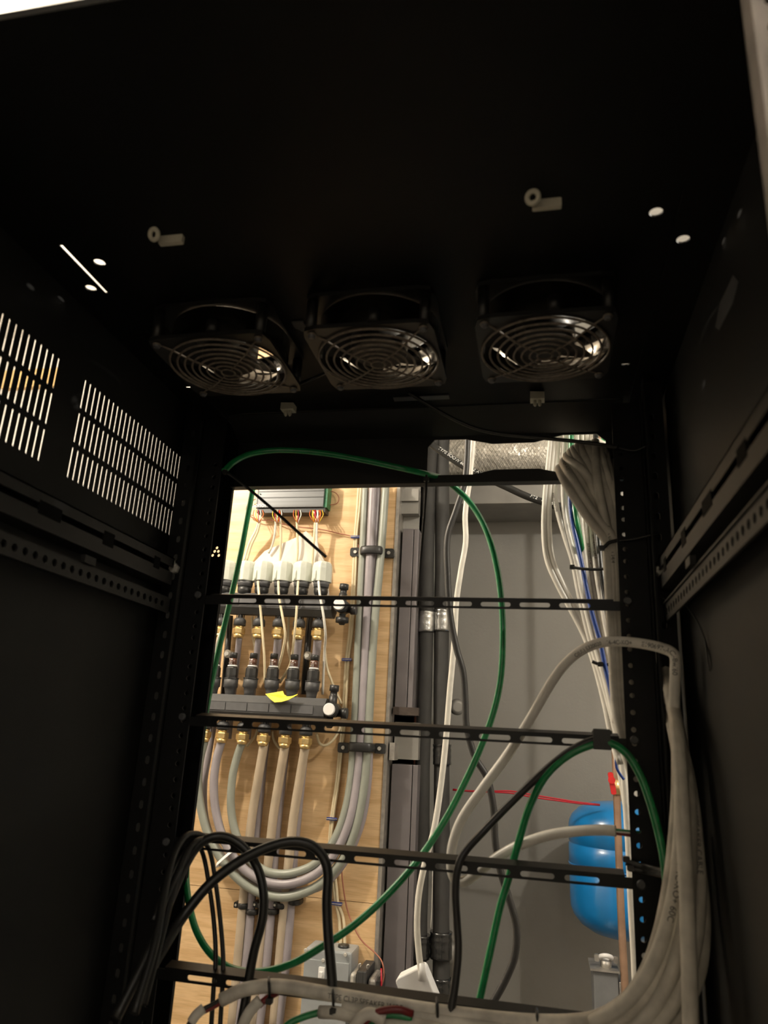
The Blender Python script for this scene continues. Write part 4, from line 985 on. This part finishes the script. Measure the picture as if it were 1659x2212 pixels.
# fat dusty bundle tied beside the cut-out, falling behind the rail
fan_tops = [(1207, 1012, 1), (1224, 985, 1), (1238, 972, 1), (1254, 966, 1), (1283, 958, 0), (1296, 972, 1), (1309, 985, 1), (1322, 1002, 1), (1216, 998, 1), (1232, 978, 1), (1302, 978, 1), (1270, 962, 0), (1246, 969, 1)]
mids = [(1233, 1062), (1262, 1020), (1272, 1035), (1285, 1040), (1291, 1040), (1313, 1032), (1322, 1045), (1330, 1060), (1246, 1050), (1258, 1048), (1304, 1050), (1300, 1030), (1268, 1062)]
lows = [(1275, 1125), (1302, 1090), (1300, 1120), (1304, 1110), (1302, 1100), (1326, 1085), (1329, 1095), (1333, 1100), (1285, 1112), (1292, 1104), (1318, 1105), (1322, 1110), (1298, 1128)]
lbl = ['outermost left', 'second from left', 'third from left', 'fourth from left', 'middle one on top', 'third from right', 'second from right', 'outermost right', 'printed one near the left edge', 'tucked under the second', 'just right of the middle one', 'upper, left of the middle one', 'tucked behind the printed one']
for i, ((tx, ty, _), (mx, my), (lx, ly)) in enumerate(zip(fan_tops, mids, lows)):
    o = i*2.6
    ex = 1309+o
    yb = .012 if i in (4, 0, 8) else .022
    pts = [(tx+26, ty+6, .145), (tx+6, ty-3, .10), (tx+2, ty+6, .052), (mx, my, yb), (lx, ly, yb+.004), (ex-2, 1165, .026), (ex+3, 1200, .03), (ex+8, 1300, .03), (ex+14, 1400, .032), (ex+22, 1530, .034), (ex+38, 1610, .036), (ex+64, 1700, .04)]
    if i in (2, 3, 5, 6): pts = pts[:7]+[(ex+7, 1290, .036), (ex+14, 1400, .04)]
    P = path(pts, 0)
    ob = cable('bundle_cable', P, .0049, WHITED, 'dusty white cable of the fan at the cut-out, ' + lbl[i], 'cable', 'tied fan of dusty white cables', sub=5, sides=10)
    if i in (8, 7, 4): wrapped_text('cable_print', ('E320 KO+ 14-2C', 'L-5E45', 'CSA LL64678 14/4')[(8, 7, 4).index(i)], .0055, P, .0049, (.24, .30, .50)[(8, 7, 4).index(i)], PRINT, ob, tilt=0)
def tie(pts, Y, label, r=.0016, flat=.5, head=None, Y1=None):
    root = thing('cable_tie', path(pts, Y, Y1)[0], label, 'cable tie')
    P = path(pts, Y, Y1); MB().tube(P, r, 8, 4, flat=flat).build('strap', BLKC, root)
    if head: h_ = at(head[0], head[1], Y if len(head) < 3 else head[2]); MB().rbox(h_, (.006, .005, .005), .001).build('head', BLKC, root)
tie([(1296, 1186), (1306, 1181), (1316, 1172), (1332, 1168), (1343, 1166)], .015, 'black cable tie around the dusty white fan by the right rail', .002, .6, (1300, 1184))
tie([(1232, 1224), (1246, 1227), (1262, 1229), (1290, 1230), (1312, 1228)], .145, 'black cable tie around the hanging bundle above the first bar', .0019, .6, (1236, 1225), .13)
tie([(1279, 1429), (1292, 1434), (1305, 1436), (1326, 1435)], .116, 'black cable tie around the hanging bundle below the first bar', .0019, .6, (1297, 1435, .113))

# ------------------------------------------------------------------ green, white and black cables inside the rack
cable('green_cable', path([(484, 1018, -.004), (505, 998, .006), (540, 981, .018), (590, 973, .03), (650, 974, .038), (720, 982, .042), (800, 997, .045), (870, 1012, .048), (925, 1025, .068), (955, 1034, .095), (985, 1055, .112), (1020, 1092, .112), (1052, 1150, .10), (1074, 1230, .09), (1084, 1310, .085), (1086, 1390, .08), (1081, 1470, .08), (1064, 1545, .08), (1036, 1620, .08), (1004, 1690, .08), (965, 1765, .075), (925, 1828, .07), (880, 1886, .06), (820, 1950, .05), (760, 2002, .045), (700, 2042, .04), (630, 2082, .04), (560, 2100, .04), (500, 2092, .045), (455, 2060, .05), (424, 2010, .06), (408, 1950, .07), (402, 1890, .085), (408, 1820, .10), (423, 1700, .11), (438, 1580, .115), (462, 1450, .12), (490, 1330, .12), (517, 1210, .12), (536, 1110, .12), (546, 1055, .12), (554, 1000, .12)], 0), .0037, GREEN,
      'long green cable arching over the header and looping down across the bars', 'cable', sub=7, sides=12)
cable('green_cable', path([(1000, 2290, .045), (1030, 2185, .04), (1058, 2060, .035), (1080, 1960, .032), (1098, 1900, .03), (1120, 1820, .024), (1145, 1740, .014), (1180, 1675, .0), (1230, 1630, -.012), (1285, 1607, -.016), (1320, 1606, -.02), (1355, 1630, -.026), (1385, 1680, -.03), (1408, 1745, -.034), (1425, 1810, -.038), (1436, 1870, -.042), (1440, 1930, -.045), (1430, 2010, -.04)], 0), .0037, GREEN,
      'second green cable hung from the hook and loop strap on the second bar', 'cable', sub=7, sides=12)
cable('black_cable', path([(1300, 1594, -.014), (1262, 1606, -.014), (1220, 1630, -.010), (1160, 1680, .004), (1100, 1738, .01), (1045, 1795, .004), (1003, 1842, -.008), (988, 1880, -.012), (984, 1930, -.010), (987, 1990, -.008), (990, 2050, -.010), (984, 2120, -.014), (972, 2200, -.018), (962, 2280, -.018)], 0), .0036, DGREYC,
      'dark cable from the hook and loop strap slanting left, then hanging down', 'cable', sub=7, sides=12)
vs = thing('hook_and_loop_strap', at(1300, 1598, -.012), 'black hook and loop strap holding cables to the second bar', 'strap')
p = at(1300, 1597, -.021); MB().rbox(p, (.0155, .0035, .0185), .001).build('band', BLKC, vs)
p = at(1300, 1582, -.008); MB().rbox(p, (.0165, .026, .0035), .001).build('top_fold', BLKC, vs)
p = at(1300, 1616, -.008); MB().rbox(p, (.0155, .026, .003), .001).build('lower_fold', BLKC, vs)
# white loop cable with stripped end
wl_pts = path([(1462, 1760, -.044), (1462, 1620, -.042), (1457, 1520, -.045), (1459, 1450, -.052), (1456, 1414, -.055), (1430, 1400, -.05), (1390, 1391, -.040), (1345, 1386, -.028), (1300, 1388, -.016), (1258, 1404, -.004), (1222, 1433, .006), (1190, 1476, .014), (1150, 1545, .024), (1100, 1625, .034), (1045, 1700, .04), (1000, 1765, .044), (980, 1815, .046), (974, 1860, .046), (980, 1895, .045), (1000, 1905, .043), (1030, 1886, .04), (1075, 1851, .036), (1130, 1822, .03), (1190, 1803, .025), (1250, 1795, .02), (1300, 1793, .016), (1331, 1795, .014)], 0)
wc = cable('white_cable', wl_pts, .0049, WHITEC, 'white printed cable looping over the right rail and behind the bars', 'cable', sub=7, sides=14)
wrapped_text('cable_print', 'E190697-AC-8w/60', .0060, wl_pts[2:], .0049, .085, PRINT, wc, tilt=.28, flip=True)
wrapped_text('cable_print', '16-4C-KO+', .0056, wl_pts[2:], .0049, .165, PRINT, wc, tilt=.35, flip=True)
wrapped_text('cable_print', 'C(UL) E320020', .0052, wl_pts[2:], .0049, .225, PRINT, wc, tilt=.3, flip=True)
for mt, o, lb, dy in ((GREEN, -4, 'green conductor', 3), (WHITEC, 0, 'white conductor', 2), (DKRED, 6, 'dark red conductor', 12)):
    cable('conductor', path([(1322, 1795+o*.5, .014), (1340, 1797+o*.7, .012), (1360, 1799+o*.4+dy*.4-2, .010), (1385, 1803+o, .012)], 0), .0016, mt, lb, parent=wc, sub=4, sides=8)

# right foreground bundle
rb = [
    ([(1425, 1400, .012), (1437, 1450, .0), (1449, 1500, -.028), (1460, 1560, -.046), (1466, 1640, -.052), (1465, 1720, -.056), (1458, 1820, -.06), (1447, 1910, -.062), (1430, 2000, -.062), (1405, 2080, -.058), (1370, 2142, -.05), (1320, 2185, -.04), (1260, 2205, -.03), (1150, 2207, -.022), (1000, 2192, -.016), (850, 2170, -.016), (700, 2145, -.016), (600, 2130, -.016), (530, 2137, -.016), (478, 2160, -.018)], SMUDGE, 'smudged white cable turning from the right bundle along the lowest bar, topmost'),
    ([(1440, 1490, .004), (1462, 1560, -.040), (1473, 1625, -.058), (1478, 1700, -.064), (1476, 1820, -.068), (1468, 1920, -.07), (1455, 2010, -.07), (1430, 2090, -.066), (1392, 2156, -.058), (1340, 2205, -.045), (1270, 2228, -.034), (1150, 2228, -.025), (1000, 2212, -.02), (850, 2192, -.02), (740, 2176, -.02)], SMUDGE, 'smudged white cable turning along the lowest bar, second from top'),
    ([(1448, 1545, .002), (1470, 1610, -.05), (1484, 1680, -.062), (1490, 1780, -.07), (1488, 1900, -.075), (1478, 2000, -.076), (1456, 2090, -.074), (1420, 2165, -.066), (1370, 2225, -.055), (1300, 2262, -.04)], WHITED, 'dusty white cable curving left inside the right bundle'),
    ([(1455, 1575, -.01), (1478, 1640, -.045), (1495, 1735, -.058), (1506, 1840, -.064), (1510, 1930, -.068), (1500, 2040, -.072), (1478, 2120, -.072), (1440, 2190, -.066), (1390, 2250, -.055)], WHITED, 'dusty printed white cable at the right of the bundle'),
    ([(1500, 1800, -.045), (1513, 1900, -.05), (1519, 1990, -.054), (1513, 2080, -.058), (1490, 2150, -.06), (1450, 2220, -.058), (1410, 2280, -.05)], WHITED, 'dusty white cable bulging furthest right'),
    ([(1438, 1465, .004), (1455, 1530, -.04), (1464, 1590, -.07), (1471, 1690, -.085), (1478, 1820, -.095), (1484, 1940, -.10), (1488, 2060, -.105), (1491, 2160, -.105), (1493, 2280, -.105)], WHITED, 'dusty white cable hanging straight down in front of the right bundle'),
    ([(1445, 1530, .002), (1464, 1620, -.05), (1470, 1690, -.06), (1471, 1780, -.066), (1463, 1890, -.07), (1446, 1980, -.072), (1420, 2060, -.07), (1386, 2126, -.062), (1340, 2176, -.05), (1280, 2210, -.04)], WHITED, 'dusty white cable between the smudged pair in the right bundle'),
]
for i, (pts, mt, lb) in enumerate(rb):
    P = path(pts, 0); o = cable('bundle_cable', P, .0060, mt, lb, 'cable', 'thick white bundle right of the rail', sub=6, sides=12)
    if i == 3: wrapped_text('cable_print', 'LISTED 14/2 FT4 SPEAKER CABLE', .0062, P, .0060, .33, PRINT, o, tilt=0)
    if i == 6: wrapped_text('cable_print', 'E190697-AC 16-4C-KO+ 60C', .0070, P, .0060, .5, PRINT, o, tilt=0)
    if i == 0:
        wrapped_text('cable_print', 'TYPE CL3P SPEAKER WIRE', .0060, P, .0060, .80, PRINT, o, tilt=0, flip=True)
        for mt2, oo, l2 in ((DGREYC, -3, 'dark conductor'), (DKRED, 3, 'dark red conductor')):
            cable('conductor', path([(492, 2152+oo, -.018), (465, 2170+oo, -.02), (432, 2188+oo, -.024), (408, 2215+oo, -.03), (395, 2250, -.034)], 0), .0021, mt2, l2, parent=o, sub=4, sides=8)
        tapew = MB().tube(path([(440, 2178, -.022), (424, 2192, -.026), (413, 2208, -.028)], 0), .0046, 10, 4).build('tape_band', WHITED, o)
for pts, mt, lb in (([(562, 2160, -.018), (540, 2185, -.022), (525, 2215, -.026), (518, 2260, -.03)], WHITED, 'dusty white cable end dropping below the lowest bar'),
                    ([(690, 2187, -.02), (655, 2197, -.022), (622, 2213, -.026), (600, 2240, -.03)], GREEN, 'green conductor poking out below the lowest bar'),
                    ([(600, 2143, -.012), (575, 2158, -.014), (560, 2172, -.016)], DKRED, 'short dark red conductor above the lowest bar, left'),
                    ([(892, 2190, -.03), (862, 2181, -.034), (822, 2184, -.036), (796, 2200, -.036), (778, 2225, -.036)], DKRED, 'dark red conductor arching below the lowest bar'),
                    ([(890, 2200, -.028), (862, 2193, -.03), (830, 2192, -.03), (806, 2206, -.03), (790, 2235, -.03)], GREEN, 'green conductor arching under the dark red one'),
                    ([(830, 2205, -.034), (800, 2190, -.036), (780, 2200, -.036), (762, 2225, -.036)], WHITED, 'white printed cable end left of the red arch'),
                    ([(1000, 2240, -.03), (900, 2215, -.028), (820, 2214, -.026), (740, 2190, -.024), (690, 2186, -.022)], SMUDGE, 'smudged white cable along the lowest bar, lowest of the set')):
    cable('cable_end', path(pts, 0), .0052 if mt in (WHITED, SMUDGE) else .0030, mt, lb, 'cable', 'cable ends at the lowest bar', sub=5, sides=10)
for i, (x, y) in enumerate(((581, 2128), (719, 2150), (944, 2172), (1160, 2196), (1312, 2196))):
    tie([(x-1, y-14, -.006), (x, y-4, -.024), (x+1, y+14, -.026), (x+1, y+30, -.018), (x, y+38, -.008)], 0, 'black cable tie on the lowest bar, ' + ('leftmost', 'second from left', 'third from left', 'second from right', 'rightmost')[i], .0022, .6, (x+1, y+34, -.026) if i < 2 else None)
# cable ties with long tails
tie([(488, 1019, -.008), (520, 1042, -.012), (580, 1092, -.02), (640, 1146, -.028), (704, 1203, -.036)], 0, 'black cable tie tail sticking out diagonally from the left rail', .0017, .55, (487, 1020, -.008))
tie([(921, 1026, .044), (921, 1048, .042), (917, 1110, .04), (909, 1210, .036), (903, 1310, .034)], 0, 'thin black cable tie tail hanging straight down from the header', .0015, .55, (921, 1036, .044))
tie([(1440, 1886, -.045), (1400, 1875, -.012), (1365, 1866, -.006), (1352, 1862, -.006)], 0, 'black cable tie holding the green cable to the right rail, upper strap', .0030, .4, (1353, 1856, -.006))
tie([(1440, 1892, -.045), (1400, 1884, -.012), (1372, 1878, -.006), (1358, 1876, -.006)], 0, 'black cable tie holding the green cable to the right rail, lower strap', .0026, .4, (1362, 1875, -.006))
tie([(1330, 965, -.002), (1370, 973, -.006), (1402, 960, -.012)], 0, 'thin black cable tie at the upper right rail corner', .0011, .6)
tie([(1338, 1168, .0), (1370, 1164, -.006), (1420, 1152, -.014)], 0, 'thin black cable tie tail crossing the right rail', .0011, .6)
# loose fine black strands hanging on the right panel
for o, lb in ((0, 'longer'), (6, 'shorter')):
    cable('thin_strand', path([(1480, 1306, -.08), (1505, 1340, -.09), (1522, 1380, -.095), (1528+o, 1420, -.1), (1534+o*.6, 1450-o, -.1)], 0), .0007, BLKC, 'fine black strand hanging on the right side panel, %s one' % lb, 'strand', sub=5, sides=6)

# black cables over the third bar, lower left
bl = [
    ([(300, 2140, -.10), (345, 2060, -.08), (392, 1985, -.055), (445, 1918, -.04), (500, 1872, -.03), (560, 1838, -.022), (620, 1819, -.014), (665, 1823, -.008), (695, 1847, -.004), (708, 1885, -.004), (706, 1950, -.006), (709, 2020, -.008), (715, 2090, -.010), (719, 2150, -.012)], .0048, 'thick black cable curving over the third bar to the lowest bar, rightmost'),
    ([(250, 2200, -.12), (320, 2060, -.09), (365, 1950, -.06), (400, 1870, -.035), (430, 1825, -.02), (465, 1807, -.01), (500, 1812, -.006), (535, 1840, -.004), (560, 1885, -.004), (570, 1940, -.006), (566, 1990, -.006), (550, 2050, -.004), (540, 2100, -.004), (532, 2150, -.006), (518, 2230, -.01)], .0044, 'thick black cable humped over the third bar and falling beside the beige pipes'),
    ([(330, 1990, -.09), (365, 1900, -.06), (400, 1840, -.03), (425, 1825, -.006), (440, 1850, .012), (452, 1915, .014), (462, 1990, .014), (466, 2070, .012), (461, 2140, .008), (455, 2240, .006)], .0023, 'thin black cable hanging from the third bar, left of the pair'),
    ([(340, 1990, -.085), (380, 1895, -.055), (415, 1835, -.025), (440, 1822, -.006), (455, 1845, .012), (467, 1915, .014), (476, 1990, .014), (482, 2070, .012), (480, 2140, .008), (474, 2240, .006)], .0023, 'thin black cable hanging from the third bar, right of the pair'),
    ([(290, 2190, -.13), (335, 2040, -.10), (355, 1930, -.075), (375, 1850, -.05), (400, 1808, -.03), (425, 1803, -.015), (445, 1812, -.004)], .0036, 'black cable falling from the third bar along the left rail, front one'),
    ([(310, 2170, -.11), (350, 2020, -.08), (372, 1930, -.06), (395, 1860, -.042), (420, 1820, -.026), (450, 1812, -.01)], .0032, 'black cable falling from the third bar along the left rail, rear one'),
]
for pts, r_, lb in bl: cable('black_cable', path(pts, 0), r_, BLKC, lb, 'cable', 'black cables over the third bar', sub=7, sides=12)
# fan lead
cable('fan_lead', path([(880, 846, .0), (905, 862, .005), (945, 886, .012), (990, 910, .016), (1030, 926, .018), (1080, 937, .018), (1150, 944, .016), (1220, 951, .01), (1290, 959, .004), (1335, 967, -.004)], 0), .0022, BLKC, 'thin black fan lead sagging across the header to the right rail', 'cable', sub=6, sides=10)
cable('fan_lead', path([(642, 832, -.10), (665, 822, -.085), (690, 812, -.085), (715, 800, -.10)], 0), .0018, BLKC, 'short black lead between the left and middle fans', 'cable', sub=6, sides=8)
